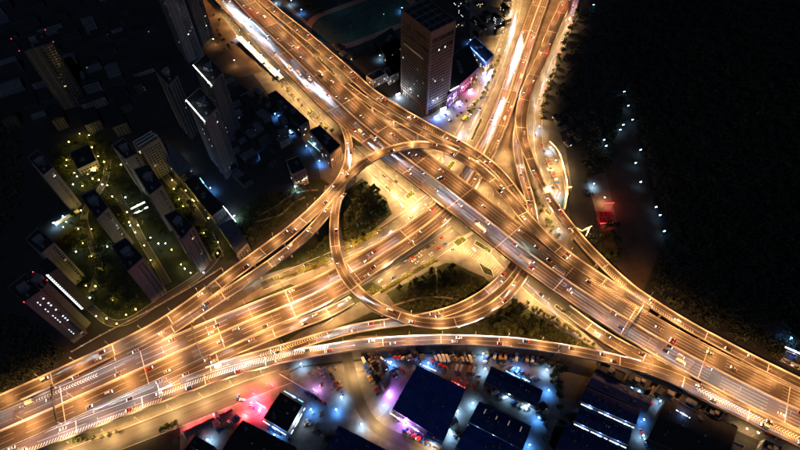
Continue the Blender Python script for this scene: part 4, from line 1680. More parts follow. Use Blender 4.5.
# --- other buildings of the left side
for nm, lb_, pts, H, w_, r_, kw in [
    ('office_building', 'dark roofed office block with a tan end wall beside the short curved ramp', [(309, 131), (320, 126), (341, 146), (330, 155)], 20, 'wall_tan', 'roof_dark', dict(units=3, lit=0.1)),
    ('terrace_building', 'long narrow dark roof beside the street with yellow-lit trees', [(268, 95), (276, 91), (309, 121), (300, 127)], 16, 'wall_dark', 'roof_dark', dict(units=5, lit=0.05)),
    ('corner_building', 'small block with a bright tan front at the edge of the dark garden', [(286, 161), (299, 156), (306, 169), (292, 175)], 22, 'wall_tan', 'roof_dark', dict(units=1, lit=0.08)),
    ('low_building', 'low grey roofed building with an orange end wall near the western ramp', [(218, 226), (233, 219), (248, 243), (237, 254)], 13, 'wall_pink', 'roof_grey', dict(units=3, lit=0.03)),
    ('low_building', 'long low dark roof along the blue-lit lane', [(184, 182), (196, 175), (224, 208), (212, 217)], 12, 'wall_dark', 'roof_dark', dict(units=3, lit=0.03)),
    ('low_building', 'dark roofed block in the upper courtyard ringed by yellow lamps', [(70, 153), (89, 144), (97, 161), (78, 170)], 12, 'wall_grey', 'roof_dark', dict(units=2, lit=0.05)),
    ('low_building', 'grey roofed hall right of the first courtyard lamps', [(156, 150), (170, 142), (192, 168), (180, 178)], 14, 'wall_dark', 'roof_grey', dict(units=3, lit=0.02)),
    ('low_building', 'dark block behind the lit sports ground edge', [(376, 38), (392, 28), (402, 46), (386, 58)], 14, 'wall_dark', 'roof_dark', dict(units=3, lit=0.06)),
    ('low_building', 'small building with white lit front beside the upper ramp', [(366, 76), (380, 69), (386, 74), (373, 81)], 11, 'wall_white', 'roof_dark', dict(units=1, lit=0.35)),
    ('low_building', 'second small building with white lit front left of the brown tower', [(384, 70), (394, 64), (399, 72), (389, 78)], 11, 'wall_white', 'roof_dark', dict(units=1, lit=0.35)),
    ('low_building', 'roof deck building with white pergola bars at the top of the chain', [(133, 144), (152, 133), (160, 138), (141, 150)], 44, 'wall_grey', 'roof_grey', dict(units=0, lit=0.03)),
]:
    rr = block(nm, lb_, 'building', pts, H, w_, r_, **kw)
    if 'pergola' in lb_:
        l0 = rr[1]
        for k in range(3):
            f = 0.15 + 0.35 * k
            bb = MB()
            a, c2 = l0[0].lerp(l0[3], f), l0[1].lerp(l0[2], f)
            if (a - c2).length < (l0[0] - l0[3]).length:
                a, c2 = l0[0].lerp(l0[1], f), l0[3].lerp(l0[2], f)
            d = c2 - a
            s = Vector((-d.y, d.x, 0)).normalized()
            bb.obox(a + Vector((0, 0, 47)), d, s * 0.7, (0, 0, 0.7))
            bb.build('pergola_bar', M['wall_white'], rr[0])
            for t in (0.05, 0.95):
                bb = MB()
                bb.box((a.x + d.x * t, a.y + d.y * t, 45.6), (0.4, 0.4, 2.9))
                bb.build('pergola_post', M['wall_white'], rr[0])

# white lit pavilion in the courtyard
for k, (x0, y0, x1, y1) in enumerate([(131, 209, 145, 202), (134, 214, 148, 207)]):
    a, b2 = P(x0, y0, 4), P(x1, y1, 4)
    strip_led('pavilion_roof', 'white lit pavilion roof in the courtyard, the %s of two bars' % ('upper' if k == 0 else 'lower'), a, b2, 'led_white', 1.7, 'pavilion', light=glow('pavilion_glow', 2600, (0.85, 1.0, 0.9)))
# blue-lit garden wall
a, b2 = P(56, 226, 0), P(80, 212, 0)
root = thing('garden_wall', 'long garden wall washed with blue light left of the courtyard', 'wall', a)
b = MB()
d = b2 - a
s = Vector((-d.y, d.x, 0)).normalized()
b.obox(Vector((0, 0, 0)), d, s * 0.5, (0, 0, 4.5))
b.build('wall_panel', M['wall_white'], root)
b = MB()
b.obox(Vector((0, 0, 4.5)) - s * .1, d, s * 0.7, (0, 0, 0.3))
b.build('coping', M['concrete'], root)

# curved screen wall, warm lit, beside the northern ramps
cw = Path([(548, 146, 0, 2), (555, 152, 0, 2), (560, 163, 0, 2), (563, 176, 0, 2), (566, 190, 0, 2), (565, 203, 0, 2), (563, 213, 0, 2)], 5)
root = thing('screen_wall', 'tall curved screen wall lit warm along its rim by the northern ramps', 'wall', cw.p[0])
for i in range(0, len(cw.p) - 1):
    p0, p1 = cw.p[i] - cw.p[0], cw.p[i + 1] - cw.p[0]
    nn = cw.n[i]
    b = MB()
    b.obox(p0 - nn * 0.9, p1 - p0, nn * 1.8, (0, 0, 7.0))
    b.build('panel', M['wall_tan'], root)
    b = MB()
    b.obox(p0 - nn * 0.55 + Vector((0, 0, 7.0)), p1 - p0, nn * 1.1, (0, 0, 0.4))
    b.build('light_tube', M['led_amber'], root)
    if i % 3 == 1:
        link('rim_light', glow('rim_amber', 7000, (1.0, 0.6, 0.25)), root, p0 + nn * 0 + Vector((0, 0, 9.4)))
for (x0, y0, x1, y1, lb_) in [(566, 188, 572, 187, 'short warm lit wall spur crossing the curved screen wall'), (568, 223, 582, 231, 'warm lit canopy edge below the curved screen wall'), (582, 231, 592, 226, 'warm lit canopy edge turning up towards the red awning'),
                              (590, 227, 586, 236, 'short warm lit canopy end by the red awning'), (572, 226, 578, 236, 'warm lit canopy rib below the curved screen wall')]:
    strip_led('canopy_edge', lb_, P(x0, y0, 5), P(x1, y1, 5), 'led_amber', 0.9, 'canopy', light=glow('canopy_amber', 2600, (1.0, 0.6, 0.25)))
# small coloured screen
led_sign(555, 196, 2.5, 8, 3, 'led_pink', glow('screen_pink', 3600, (1, 0.3, 0.6)), 'pink screen on the forecourt by the curved screen wall', 1.1)
led_sign(558, 198, 2.5, 6, 3, 'led_cyan', glow('screen_cyan', 3600, (0.2, 0.7, 1.0)), 'cyan screen beside the pink screen by the curved wall', 1.1)
led_sign(554, 201, 2.0, 5, 2, 'led_green', glow('screen_green', 1800, (0.3, 1.0, 0.35)), 'small green screen below the pink screen', 1.1)

# red awning: rows of red fabric canopies
k = 0
for j in range(2):
    for i in range(4):
        q = P(599.5 + i * 3.7 + j * 0.4, 214 + j * 6.2, 4)
        root = thing('red_canopy', 'red canopy %s in the %s row of the red awning' % (('leftmost', 'second from left', 'third from left', 'rightmost')[i], ('upper', 'lower')[j]), 'canopy', (q.x, q.y, 0.07), 0.05, 'red canopies')
        b = MB()
        b.add([(-1.9, -3.4, 3.6), (1.9, -3.4, 3.6), (1.9, 3.4, 3.6), (-1.9, 3.4, 3.6), (0, -3.4, 4.4), (0, 3.4, 4.4)], [(0, 4, 5, 3), (4, 1, 2, 5), (0, 1, 4), (2, 3, 5)])
        b.build('cover', M['awning_red'], root)
        for sx in (-1.7, 1.7):
            for sy in (-3.2, 3.2):
                b = MB()
                b.tube((sx, sy, 0), (sx, sy, 3.6), 0.08, 0.08, 5)
                b.build('post', M['steel'], root)
led_sign(605, 226, 4, 12, 1.2, 'led_red', glow('awning_red_glow', 6500, (1.0, 0.07, 0.07)), 'red light bar along the foot of the red awning', 0.05)
root = led_sign(607, 208, 7.5, 10, 0.8, 'led_red', glow('awning_red_glow', 6500, (1.0, 0.07, 0.07)), 'red light bar along the top of the red awning', 3.2)

# long white canopy beside the street with yellow-lit trees
quad = wpoly([(236, 38), (241, 36), (284, 77), (279, 80)], 5)
c = sum(quad, Vector()) / 4
c.z = 0
root = thing('long_canopy', 'long white canopy lit blue-white along the upper left of the diagonal highway', 'canopy', c)
b = MB()
b.prism([q - c for q in quad], 4.6, 5.0, 0)
b.build('cover', M['fabric_w'], root)
for t in (0.02, 0.2, 0.4, 0.6, 0.8, 0.98):
    for (i, j) in ((0, 1), (3, 2)):
        A_, B_ = (quad[i] - c), (quad[j] - c)
        if (quad[0] - quad[1]).length < (quad[1] - quad[2]).length:
            A_, B_ = ((quad[1] - c), (quad[2] - c)) if i == 0 else ((quad[0] - c), (quad[3] - c))
        q = A_.lerp(B_, t)
        b = MB()
        b.tube((q.x * 0.995, q.y * 0.995, 0), (q.x * 0.995, q.y * 0.995, 4.6), 0.1, 0.1, 5)
        b.build('post', M['steel'], root)

strip_led('canopy_light', 'bluish white tube along the ridge of the long white canopy', P(239, 38, 5.4), P(281, 78, 5.4), 'led_white', 0.5, light=glow('canopy_white', 1500, (0.55, 0.78, 1.0)))  # tube added to turn the canopy cover blue-white
# --- sports ground
def oval(cx, cy, z, a, straight, rot, m, n=40, hole=None):
    pts = []
    for k in range(n):
        t = 2 * math.pi * k / n
        x = math.cos(t) * a + (straight / 2 if math.cos(t) >= 0 else -straight / 2)
        pts.append((x, math.sin(t) * a))
    c_, s_ = math.cos(rot), math.sin(rot)
    return [(cx + x * c_ - y * s_, cy + x * s_ + y * c_) for x, y in pts]


ctr = P(363, 19, 0)
d = P(404, 6, 0) - P(324, 36, 0)
rot = math.atan2(d.y, d.x)
b = MB()
b.prism(oval(ctr.x, ctr.y, 0, 46, 76, rot, None), 0.0, 0.08, 0, bottom=False)
trk = tag(b.build('running_track', M['track']), 'dark red running track oval left of the brown tower', 'running track', kind='structure')
b = MB()
b.prism(oval(ctr.x, ctr.y, 0, 36, 76, rot, None), 0.08, 0.1, 0, bottom=False)
fld = tag(b.build('sports_field', M['field']), 'teal green sports field inside the running track', 'sports field', kind='structure')
b = MB()
for rr_ in (37.2, 39, 41, 43, 45):
    o1, o2 = oval(ctr.x, ctr.y, 0, rr_, 76, rot, None, 56), oval(ctr.x, ctr.y, 0, rr_ + 0.25, 76, rot, None, 56)
    for i in range(56):
        j = (i + 1) % 56
        b.add([(*o1[i], 0.1), (*o1[j], 0.1), (*o2[j], 0.1), (*o2[i], 0.1)], [(0, 1, 2, 3)])
b.build('lane_marking', M['paint'], trk, kind='stuff')

for (x, y, lb_) in [(400, 12, 'added floodlight mast at the right end of the sports field'), (352, 38, 'added floodlight mast on the near side of the sports field'), (340, 10, 'added floodlight mast at the left end of the sports field'), (384, 26, 'added floodlight mast on the near right side of the sports field')]:
    q = P(x, y, 0)
    root = thing('added_floodlight_mast', lb_, 'added floodlight mast', (q.x, q.y, 0.1))  # masts added to brighten the dark field
    b = MB()
    b.tube((0, 0, 0), (0, 0, 18), 0.3, 0.15, 7)
    b.build('pole', M['steel'], root)
    b = MB()
    b.box((0, 0, 18.3), (3, 0.5, 1.2))
    b.build('lamp_head', M['steel'], root)
    link('lamp_light', glow('field_teal', 1100 , (0.35, 0.9, 1.0)), root, (0, 0, 17))

# ------------------------------------------------------------------ market sheds at the bottom
def shed(label, pts, H, roofm, wall='wall_dark', skylights=0, group='sheds of the market yard', rise=1.6):
    """gabled shed: pts go back-left, back-right, front-right, front-left in the photo; the ridge runs along the longer side"""
    q = [P(x, y, H) for x, y in pts]
    c = sum(q, Vector()) / 4
    c.z = 0
    root = thing('shed', label, 'shed', c, 0, group)
    l = [Vector((p.x - c.x, p.y - c.y, 0)) for p in q]
    if (l[0] - l[1]).length < (l[1] - l[2]).length:
        l = l[1:] + l[:1]
    b = MB()
    b.prism(l, 0, H - 0.05, 0)
    b.build('wall', M[wall], root)
    r0, r1 = (l[0] + l[3]) / 2, (l[1] + l[2]) / 2
    up = Vector((0, 0, 1))
    n_ = (l[3] - l[0]).normalized()
    for sgn, (a, b2) in ((1, (l[0], l[1])), (-1, (l[3], l[2]))):
        o = -n_ * 0.6 * sgn
        v = [a + o + up * (H - 0.15), b2 + o + up * (H - 0.15), r1 + up * (H + rise), r0 + up * (H + rise)]
        bb = MB()
        t = up * 0.14
        bb.add(v + [p + t for p in v], [(3, 2, 1, 0), (4, 5, 6, 7), (0, 1, 5, 4), (1, 2, 6, 5), (2, 3, 7, 6), (3, 0, 4, 7)] if sgn < 0 else [(0, 1, 2, 3), (7, 6, 5, 4), (4, 5, 1, 0), (5, 6, 2, 1), (6, 7, 3, 2), (7, 4, 0, 3)])
        sl = bb.build('roof_slope', M[roofm], root)
        ribs = MB()
        Ls_ = (b2 - a).length
        e = (b2 - a).normalized()
        k = 1.0
        while k < Ls_ - 0.5:
            p0 = v[0] + e * k + t
            p1 = v[3] + e * k + t
            ribs.obox(p0 - e * 0.11, p1 - p0, e * 0.22, up * 0.2)
            k += 2.4
        ribs.build('seam', M[roofm], sl, kind='stuff')
        if skylights and sgn > 0 or skylights > 4:
            for i in range(skylights):
                f = (i + 0.7) / (skylights + 0.4)
                p0 = v[0].lerp(v[1], f) * 0.6 + v[3].lerp(v[2], f) * 0.4 + t + up * 0.03
                p1 = v[0].lerp(v[1], f) * 0.15 + v[3].lerp(v[2], f) * 0.85 + t + up * 0.03
                s2 = MB()
                s2.obox(p0, p1 - p0, e * 0.8, up * 0.06)
                s2.build('skylight', M['lit_dim'], sl)
    bb = MB()
    e = (r1 - r0).normalized()
    s = Vector((-e.y, e.x, 0))
    bb.obox(r0 - s * 0.35 + up * (H + rise + 0.1), r1 - r0, s * 0.7, up * 0.16)
    bb.build('ridge_cap', M[roofm], root)
    for sgn in (1, -1):
        a, b2 = (l[0], l[1]) if sgn > 0 else (l[3], l[2])
        for k in range(3):
            f = random.uniform(0.1, 0.85)
            g = random.uniform(0.25, 0.7)
            p = a.lerp(b2, f).lerp(r0.lerp(r1, f), g)
            bb = MB()
            zz = H - 0.15 + (rise + 0.15) * g
            bb.box((p.x, p.y, zz + 0.6), (random.uniform(1.2, 2.6), random.uniform(1.2, 2.0), 1.1), 0, math.atan2(e.y, e.x))
            bb.build('roof_unit', M['roof_grey'], root)
        bb = MB()
        o = -n_ * 0.85 * sgn
        bb.obox(a + o + up * (H - 0.3), b2 - a, n_ * 0.22 * sgn, up * 0.22)
        bb.build('gutter', M['steel'], root)
    for k in range(2):
        f = random.uniform(0.2, 0.8)
        p = r0.lerp(r1, f)
        bb = MB()
        bb.tube((p.x, p.y, H + rise + .2), (p.x, p.y, H + rise + 1.5), 0.5, 0.5, 8)
        bb.tube((p.x, p.y, H + rise + 1.5), (p.x, p.y, H + rise + 2.0), 0.75, 0.2, 8)
        bb.build('roof_vent', M['steel'], root)
    return root


shed('square black roofed shop ringed by white light beside the red forecourt', [(280, 393), (302, 406), (288, 431), (264, 417)], 9, 'roof_dark', 'wall_white', rise=0.5)
shed('dark shed at the bottom edge left of the square shop', [(242, 421), (296, 448), (286, 476), (222, 450)], 9, 'roof_dark')
shed('small dark shed at the bottom left beside the violet lamp', [(196, 436), (214, 446), (196, 476), (176, 462)], 8, 'roof_dark')
shed('dark shed with a small rooftop block at bottom centre left', [(338, 426), (392, 454), (376, 486), (318, 462)], 9, 'roof_navy')
shed('largest blue roofed shed in the middle of the market', [(417, 366), (465, 390), (444, 440), (393, 408)], 10, 'roof_blue')
shed('blue roofed annex at the lower corner of the largest shed', [(432, 418), (446, 424), (440, 448), (425, 440)], 8.5, 'roof_blue')
shed('long narrow dark shed behind the row of parked trucks', [(491, 367), (543, 391), (537, 406), (485, 381)], 9, 'roof_navy')
shed('navy shed with glowing skylight slits', [(479, 402), (531, 427), (523, 449), (469, 421)], 9, 'roof_navy', skylights=4)
shed('blue shed at the bottom edge right of the white alley', [(469, 424), (520, 450), (510, 480), (456, 446)], 9, 'roof_blue')
shed('upper dark blue shed of the right-hand rows', [(594, 373), (652, 399), (648, 411), (588, 384)], 8, 'roof_navy', rise=1.0)
shed('second dark blue shed of the right-hand rows', [(586, 388), (640, 411), (636, 424), (580, 400)], 8, 'roof_navy', rise=1.0)
shed('third dark blue shed of the right-hand rows', [(580, 409), (632, 431), (628, 444), (574, 420)], 8, 'roof_navy', rise=1.0)
shed('lowest dark blue shed of the right-hand rows at the bottom edge', [(566, 424), (618, 448), (612, 470), (556, 448)], 8, 'roof_navy', rise=1.0)
shed('large black roofed shed at lower right beside the pale yard', [(668, 396), (738, 428), (722, 470), (648, 438)], 10, 'roof_dark')
for k, (x, y, w_, h_) in enumerate([(612, 370, 28, 10), (640, 381, 22, 10), (666, 393, 20, 9), (690, 403, 22, 9), (714, 413, 18, 9)]):
    block('row_house', ('dark flat roofed block first from the left in the row below the slip ramp', 'dark flat roofed block second from the left below the slip ramp', 'dark flat roofed block in the middle of the row below the slip ramp',
                        'dark flat roofed block fourth from the left below the slip ramp', 'dark flat roofed block at the right end beside the pale yard')[k], 'building',
          [(x - w_ / 2 + 3, y - 8), (x + w_ / 2, y - 8 + w_ * 0.42), (x + w_ / 2 - 4, y + w_ * 0.42), (x - w_ / 2 - 1, y - 1)], 10, 'wall_dark', 'roof_dark', 'row of dark blocks', units=2, lit=0.02)
block('gate_house', 'small tan gate house between the dark blocks below the slip ramp', 'building', [(653, 386), (660, 389), (657, 399), (650, 395)], 6, 'wall_tan', 'roof_grey', units=0, lit=0.1)
block('pale_building', 'pale flat roofed building in the yellow yard at the lower right corner', 'building', [(765, 439), (782, 447), (776, 462), (758, 453)], 7, 'wall_white', 'roof_grey', units=2, lit=0.1)
block('pale_building', 'pale low building left of the yellow yard at lower right', 'building', [(733, 441), (744, 446), (738, 462), (726, 456)], 7, 'wall_white', 'roof_grey', units=1, lit=0.2, litm=('lit_white',))
block('kiosk', 'small blue-lit building alone in the dark at the right edge', 'building', [(786, 351), (806, 359), (803, 368), (782, 358)], 5, 'wall_white', 'roof_navy', units=1, lit=0.6, litm=('lit_white',))
strip_led('roof_light_strip', 'white blue light strip on the small building at the right edge', P(785, 347, 6.4), P(803, 355, 6.4), 'led_white', 1.3, light=glow('kiosk_blue', 5200, (0.35, 0.55, 1.0)))

# glowing shop fronts and eaves
LWS = glow('shop_white', 4200, (0.62, 0.80, 1.0))
LBL = glow('shop_blue', 3000, (0.20, 0.42, 1.0))
LVI = glow('shop_violet', 5000, (0.55, 0.32, 1.0))
for (x0, y0, x1, y1, z, m, lt, lb_) in [
    (305, 408, 291, 434, 4, 'led_white', LWS, 'white light strip along the right front of the square black roofed shop'),
    (263, 421, 286, 435, 4, 'led_white', LBL, 'light strip along the lower front of the square black roofed shop'),
    (284, 391, 303, 402, 4, 'led_cyan', LBL, 'pale light strip along the upper side of the square black roofed shop'),
    (420, 364, 436, 371, 5, 'led_white', LBL, 'light strip on the upper eaves of the largest blue shed'),
    (452, 381, 465, 388, 5, 'led_red', glow('eaves_red', 1500, (1, 0.1, 0.1)), 'red light strip at the right end of the largest blue shed'),
    (390, 413, 424, 435, 5, 'led_white', LVI, 'violet white light strip on the lower front of the largest blue shed'),
    (506, 371, 520, 378, 5, 'led_cyan', LBL, 'pale strip on the upper eaves of the long narrow shed'),
    (522, 378, 530, 382, 5, 'led_cyan', LBL, 'second pale strip further along the long narrow shed'),
    (468, 425, 520, 452, 5, 'led_cyan', LBL, 'pale light strip in the gap below the skylight shed'),
    (581, 404, 634, 428, 5, 'led_white', LBL, 'long white eaves light between the right-hand shed rows'),
    (574, 424, 626, 448, 5, 'led_white', LBL, 'dotted white eaves light of the lowest right-hand row'),
    (676, 410, 690, 418, 11.5, 'led_white', LBL, 'short white light bar over the large black roofed shed'),
    (200, 178, 212, 195, 5, 'led_cyan', LBL, 'blue white light along the upper part of the lane by the long low roof'),
    (223, 206, 236, 222, 5, 'led_white', LWS, 'white light along the lower part of the lane by the long low roof'),
    (308, 141, 328, 158, 5, 'led_cyan', glow('lane_dim', 2200, (0.35, 0.6, 1.0)), 'thin pale light line behind the dark roofed office block'),
    (276, 33, 282, 37, 8, 'led_cyan', LBL, 'pale light under the upper left end of the ramp past the tower')]:
    strip_led('eaves_light_strip', lb_, P(x0, y0, z), P(x1, y1, z), m, 0.7, light=lt)
led_sign(262, 407, 3, 9, 4, 'led_pink', downglow('forecourt_red', 90000, (1.0, 0.05, 0.10)), 'pink red glowing sign on the red-lit forecourt', -0.5)
led_sign(256, 396, 6, 7, 2, 'led_red', downglow('forecourt_red_high', 150000, (1.0, 0.05, 0.08)), 'added tall red light between the tan ground road and the square shop', -0.5)  # added source that makes the red glow wider and higher
led_sign(246, 414, 2, 5, 1.5, 'led_red', downglow('forecourt_red2', 30000, (1.0, 0.06, 0.06)), 'added low red light at the left of the red-lit forecourt', -0.5)  # extra red source added to spread the forecourt glow
led_sign(270, 386, 2, 5, 1.5, 'led_red', glow('forecourt_red3', 12000, (1.0, 0.06, 0.10)), 'added low red light under the bottom ramp', 2.6)  # added to throw red light on the ramp girder
led_sign(316, 392, 3, 5, 2, 'led_pink', glow('violet_wall', 9000, (0.7, 0.35, 0.9)), 'violet sign near the end of the low wall by the square shop', 2.6)
led_sign(388, 394, 2, 5, 2, 'led_pink', glow('violet_sign', 22000, (0.55, 0.2, 1.0)), 'violet sign at the left corner of the largest blue shed', 1.0)
led_sign(404, 421, 2, 5, 2, 'led_pink', glow('violet_sign', 22000, (0.55, 0.2, 1.0)), 'violet sign on the lower front of the largest blue shed', 0.6)
led_sign(643, 407, 2, 2.4, 2.4, 'led_red', glow('ball_red', 5000, (1, 0.05, 0.1)), 'round red sign at the end of the right-hand shed rows', 0.2)
# red striped hoarding
a, b2 = P(184, 433, 0), P(233, 410, 0)
root = thing('hoarding', 'red-lit ribbed hoarding along the tan ground road', 'hoarding', a)
d = b2 - a
s = Vector((-d.y, d.x, 0)).normalized()
b = MB()
b.obox(Vector((0, 0, 0)), d, s * 0.3, (0, 0, 3.2))
b.build('panel', M['wall_pink'], root)
for k in range(16):
    bb = MB()
    bb.obox(d * ((k + 0.3) / 16) - s * 0.5, d / 40, s * 1.0, (0, 0, 3.7))
    bb.build('fin', M['awning_red'], root)
    if k % 4 == 2:
        link('fin_light', glow('hoarding_red', 5200, (1.0, 0.12, 0.16)), root, d * (k / 16) + s * 2.0 + Vector((0, 0, 4.4)))

# ------------------------------------------------------------------ yard lamps, garden lamps
yl_white = make_yard_lamp('yard_lamp', 7, spot_data('yard_white_light', 20000, (0.36, 0.68, 1.0), 142, 1.0, 0.5), 'lens_wht', 'yard lamp')
yl_blue = make_yard_lamp('yard_lamp', 6.5, spot_data('yard_blue_light', 25000, (0.08, 0.34, 1.0), 144, 1.0, 0.5), 'lens_blue', 'yard lamp')
yl_path = make_yard_lamp('path_lamp', 8, spot_data('path_blue_light', 1000, (0.14, 0.48, 1.0), 128, 1.0, 0.4), 'lens_blue', 'path lamp', 1.9)
yl_amber = make_yard_lamp('yard_lamp', 9, spot_data('yard_amber_light', 9000, (1.0, 0.62, 0.25), 150, 0.6, 0.5), 'lens_na', 'yard lamp')
gW = 'yard lamps among the market sheds'
for (x, y, k, lb_) in [
    (302, 367, yl_white, 'white yard lamp under the left end of the bottom ramp'), (342, 400, yl_white, 'white yard lamp left of the orange lane, the upper one'), (337, 412, yl_blue, 'white yard lamp left of the orange lane, the lower one'),
    (362, 427, yl_white, 'white yard lamp at the corner of the shed with a rooftop block'), (384, 408, yl_white, 'white yard lamp by the violet shop corner'), (391, 365, yl_blue, 'blue yard lamp among the stalls right of the orange lane'),
    (428, 366, yl_blue, 'blue yard lamp above the largest blue shed'), (482, 357, yl_white, 'white yard lamp under the middle of the bottom ramp'), (484, 372, yl_white, 'white yard lamp at the left end of the long narrow shed'),
    (517, 371, yl_blue, 'blue yard lamp above the long narrow shed'), (545, 373, yl_white, 'white yard lamp at the foot of the pale mast'), (508, 397, yl_white, 'white yard lamp in the alley left of the bright one'), (527, 408, yl_white, 'bright white yard lamp in the alley below the long narrow shed'),
    (537, 420, yl_blue, 'blue yard lamp at the right end of the alley'), (547, 393, yl_blue, 'blue yard lamp beyond the end of the long narrow shed'), (472, 406, yl_white, 'white yard lamp between the largest shed and the skylight shed'),
    (457, 414, yl_white, 'white yard lamp at the right corner of the largest shed'), (450, 436, yl_white, 'white yard lamp in the white alley'), (432, 447, yl_white, 'white yard lamp at the bottom of the white alley'), (528, 447, yl_blue, 'blue yard lamp at the bottom edge below the skylight shed'),
    (492, 437, yl_blue, 'blue yard lamp in the gap below the skylight shed'), (210, 442, yl_white, 'violet white yard lamp by the small dark shed'), (276, 437, yl_blue, 'blue yard lamp below the square shop'), (312, 412, yl_blue, 'blue yard lamp right of the square shop'),
    (607, 409, yl_blue, 'blue yard lamp between the right-hand rows, left end'), (622, 416, yl_white, 'white yard lamp between the right-hand rows'), (600, 432, yl_white, 'white yard lamp in the lowest gap of the right-hand rows'), (620, 442, yl_blue, 'blue yard lamp at the bottom of the right-hand rows'),
    (640, 438, yl_white, 'white yard lamp at the end of the lowest right-hand row'), (641, 422, yl_blue, 'blue yard lamp below the round red sign'), (657, 404, yl_white, 'white yard lamp beside the small gate house'), (636, 394, yl_white, 'white yard lamp above the upper right-hand shed'),
    (740, 430, yl_amber, 'amber yard lamp at the corner of the pale yard'), (752, 436, yl_amber, 'amber yard lamp in the pale yard at lower right'), (795, 447, yl_amber, 'amber yard lamp at the lower right corner'), (722, 446, yl_white, 'white yard lamp left of the pale yard'),
    (538, 131, yl_white, 'bright white yard lamp on the forecourt by the northern ramps'), (549, 152, yl_white, 'white yard lamp on the lavender lit part of the forecourt'), (548, 192, yl_white, 'white yard lamp near the coloured screens'), (557, 233, yl_white, 'white yard lamp beside the outer right-hand ramp'),
    (592, 188, yl_white, 'white yard lamp on the tan forecourt above the red awning'), (602, 203, yl_amber, 'amber yard lamp on the tan forecourt above the red awning'), (554, 166, yl_amber, 'amber yard lamp inside the curved screen wall'), (556, 212, yl_amber, 'amber yard lamp at the lower end of the curved wall'),
    (190, 57, yl_blue, 'blue lamp between the dark slab and the white-lined towers'), (183, 128, yl_blue, 'blue lamp at the foot of the lower white-lined tower'), (263, 157, yl_blue, 'blue lamp alone in the dark garden'), (57, 227, yl_white, 'blue white lamp at the end of the blue-lit garden wall'),
    (66, 220, yl_blue, 'blue lamp halfway along the blue-lit garden wall'), (276, 118, yl_blue, 'blue lamp in the stall lane, the upper one'), (283, 125, yl_blue, 'blue lamp in the stall lane, the middle one'), (291, 135, yl_blue, 'blue lamp in the stall lane, the lower one'),
    (320, 165, yl_blue, 'blue lamp behind the dark roofed office block'), (307, 150, yl_blue, 'dim blue lamp left of the dark roofed office block'), (236, 220, yl_white, 'white lamp at the lower end of the lit lane'), (212, 192, yl_blue, 'blue lamp halfway down the lit lane'),
    (276, 4, yl_white, 'white lamp in the lit lot at the top edge'), (292, 5, yl_white, 'second white lamp in the lit lot at the top edge'), (302, 14, yl_blue, 'blue white lamp under the ramp at the top'), (283, 24, yl_white, 'white lamp in the gap between highway and ramp'), (312, 44, yl_blue, 'blue lamp in the gap between highway and ramp'),
    (380, 60, yl_white, 'white lamp left of the brown tower'), (391, 58, yl_blue, 'blue white lamp nearest the brown tower roof'), (402, 12, yl_blue, 'blue lamp at the right bend of the running track'), (592, 10, yl_path, 'lone white lamp on the dark hillside at the top'),
    (296, 191, yl_white, 'white lamp at the foot of the small block with a tan front'), (300, 187, yl_amber, 'amber lamp in front of the small block with a tan front'), (248, 252, yl_amber, 'amber lamp at the end wall of the low grey roofed building'),
    (470, 44, yl_blue, 'blue lamp behind the low shop building'), (500, 28, yl_blue, 'pale lamp among the houses left of the northern highway'), (238, 40, yl_blue, 'blue lamp at the upper end of the long white canopy'), (262, 60, yl_path, 'white lamp over the middle of the long white canopy'), (280, 76, yl_path, 'white lamp at the lower end of the long white canopy'),
    (250, 48, yl_path, 'white lamp over the upper half of the long white canopy'), (198, 8, yl_amber, 'amber lamp on the rough building land at the top'), (215, 45, yl_amber, 'amber lamp at the edge of the rough building land'), (236, 66, yl_amber, 'amber lamp at the lower end of the rough building land'),
    (787, 341, yl_blue, 'blue white lamp beside the small building at the right edge')]:
    q = P(x, y, 0)
    for tr in range(30):
        qq = q + Vector((math.cos(tr * 2.4), math.sin(tr * 2.4), 0)) * tr * 0.7
        if not any(o['path'].covers(Vector((qq.x, qq.y, 7)), -1.2, -7, 12) for o in ROADS):
            break
    k.place((qq.x, qq.y, 0.05), random.uniform(0, 6.28), None, lb_, gW if y > 350 else 'white and blue lamps', None)
for i, (x, y) in enumerate([(622, 97), (626, 111), (630, 125), (621, 130), (618, 135), (602, 145), (604, 151), (638, 155), (633, 168), (638, 187), (653, 212), (657, 220), (661, 236)]):
    q = P(x, y, 0)
    yl_path.place((q.x, q.y, 0.05), 0.4, None, 'blue white path lamp, %s from the top along the edge of the bare lot' % ('first second third fourth fifth sixth seventh eighth ninth tenth eleventh twelfth last'.split()[i]), 'path lamps edging the bare lot', 'path lamp')
GY = [(68, 162), (76, 175), (71, 145), (81, 136), (91, 138), (94, 150), (100, 159), (108, 171), (95, 173), (95, 182), (68, 168), (84, 188), (123, 168), (97, 173), (109, 188), (114, 199), (83, 213), (68, 224), (65, 229), (80, 231), (93, 231), (85, 246), (93, 258),
      (100, 271), (88, 288), (98, 289), (129, 215), (137, 235), (146, 248), (152, 262), (173, 252), (182, 266), (192, 275), (151, 165), (162, 171), (173, 182), (175, 191), (187, 193), (195, 203), (180, 201), (184, 208), (194, 203), (207, 213), (210, 221), (205, 235), (219, 244), (219, 256),
      (157, 171), (114, 302), (128, 317), (138, 312), (109, 321), (119, 326), (98, 318), (157, 299), (164, 154), (106, 165), (101, 183), (131, 225), (140, 228)]
for x, y in GY:
    q = P(x, y, 0)
    garden_y.place((q.x, q.y, 0.04), 0, random.uniform(0.65, 1.25), 'small yellow garden lamp among the courtyard trees', 'yellow garden lamps of the courtyards', 'garden lamp')
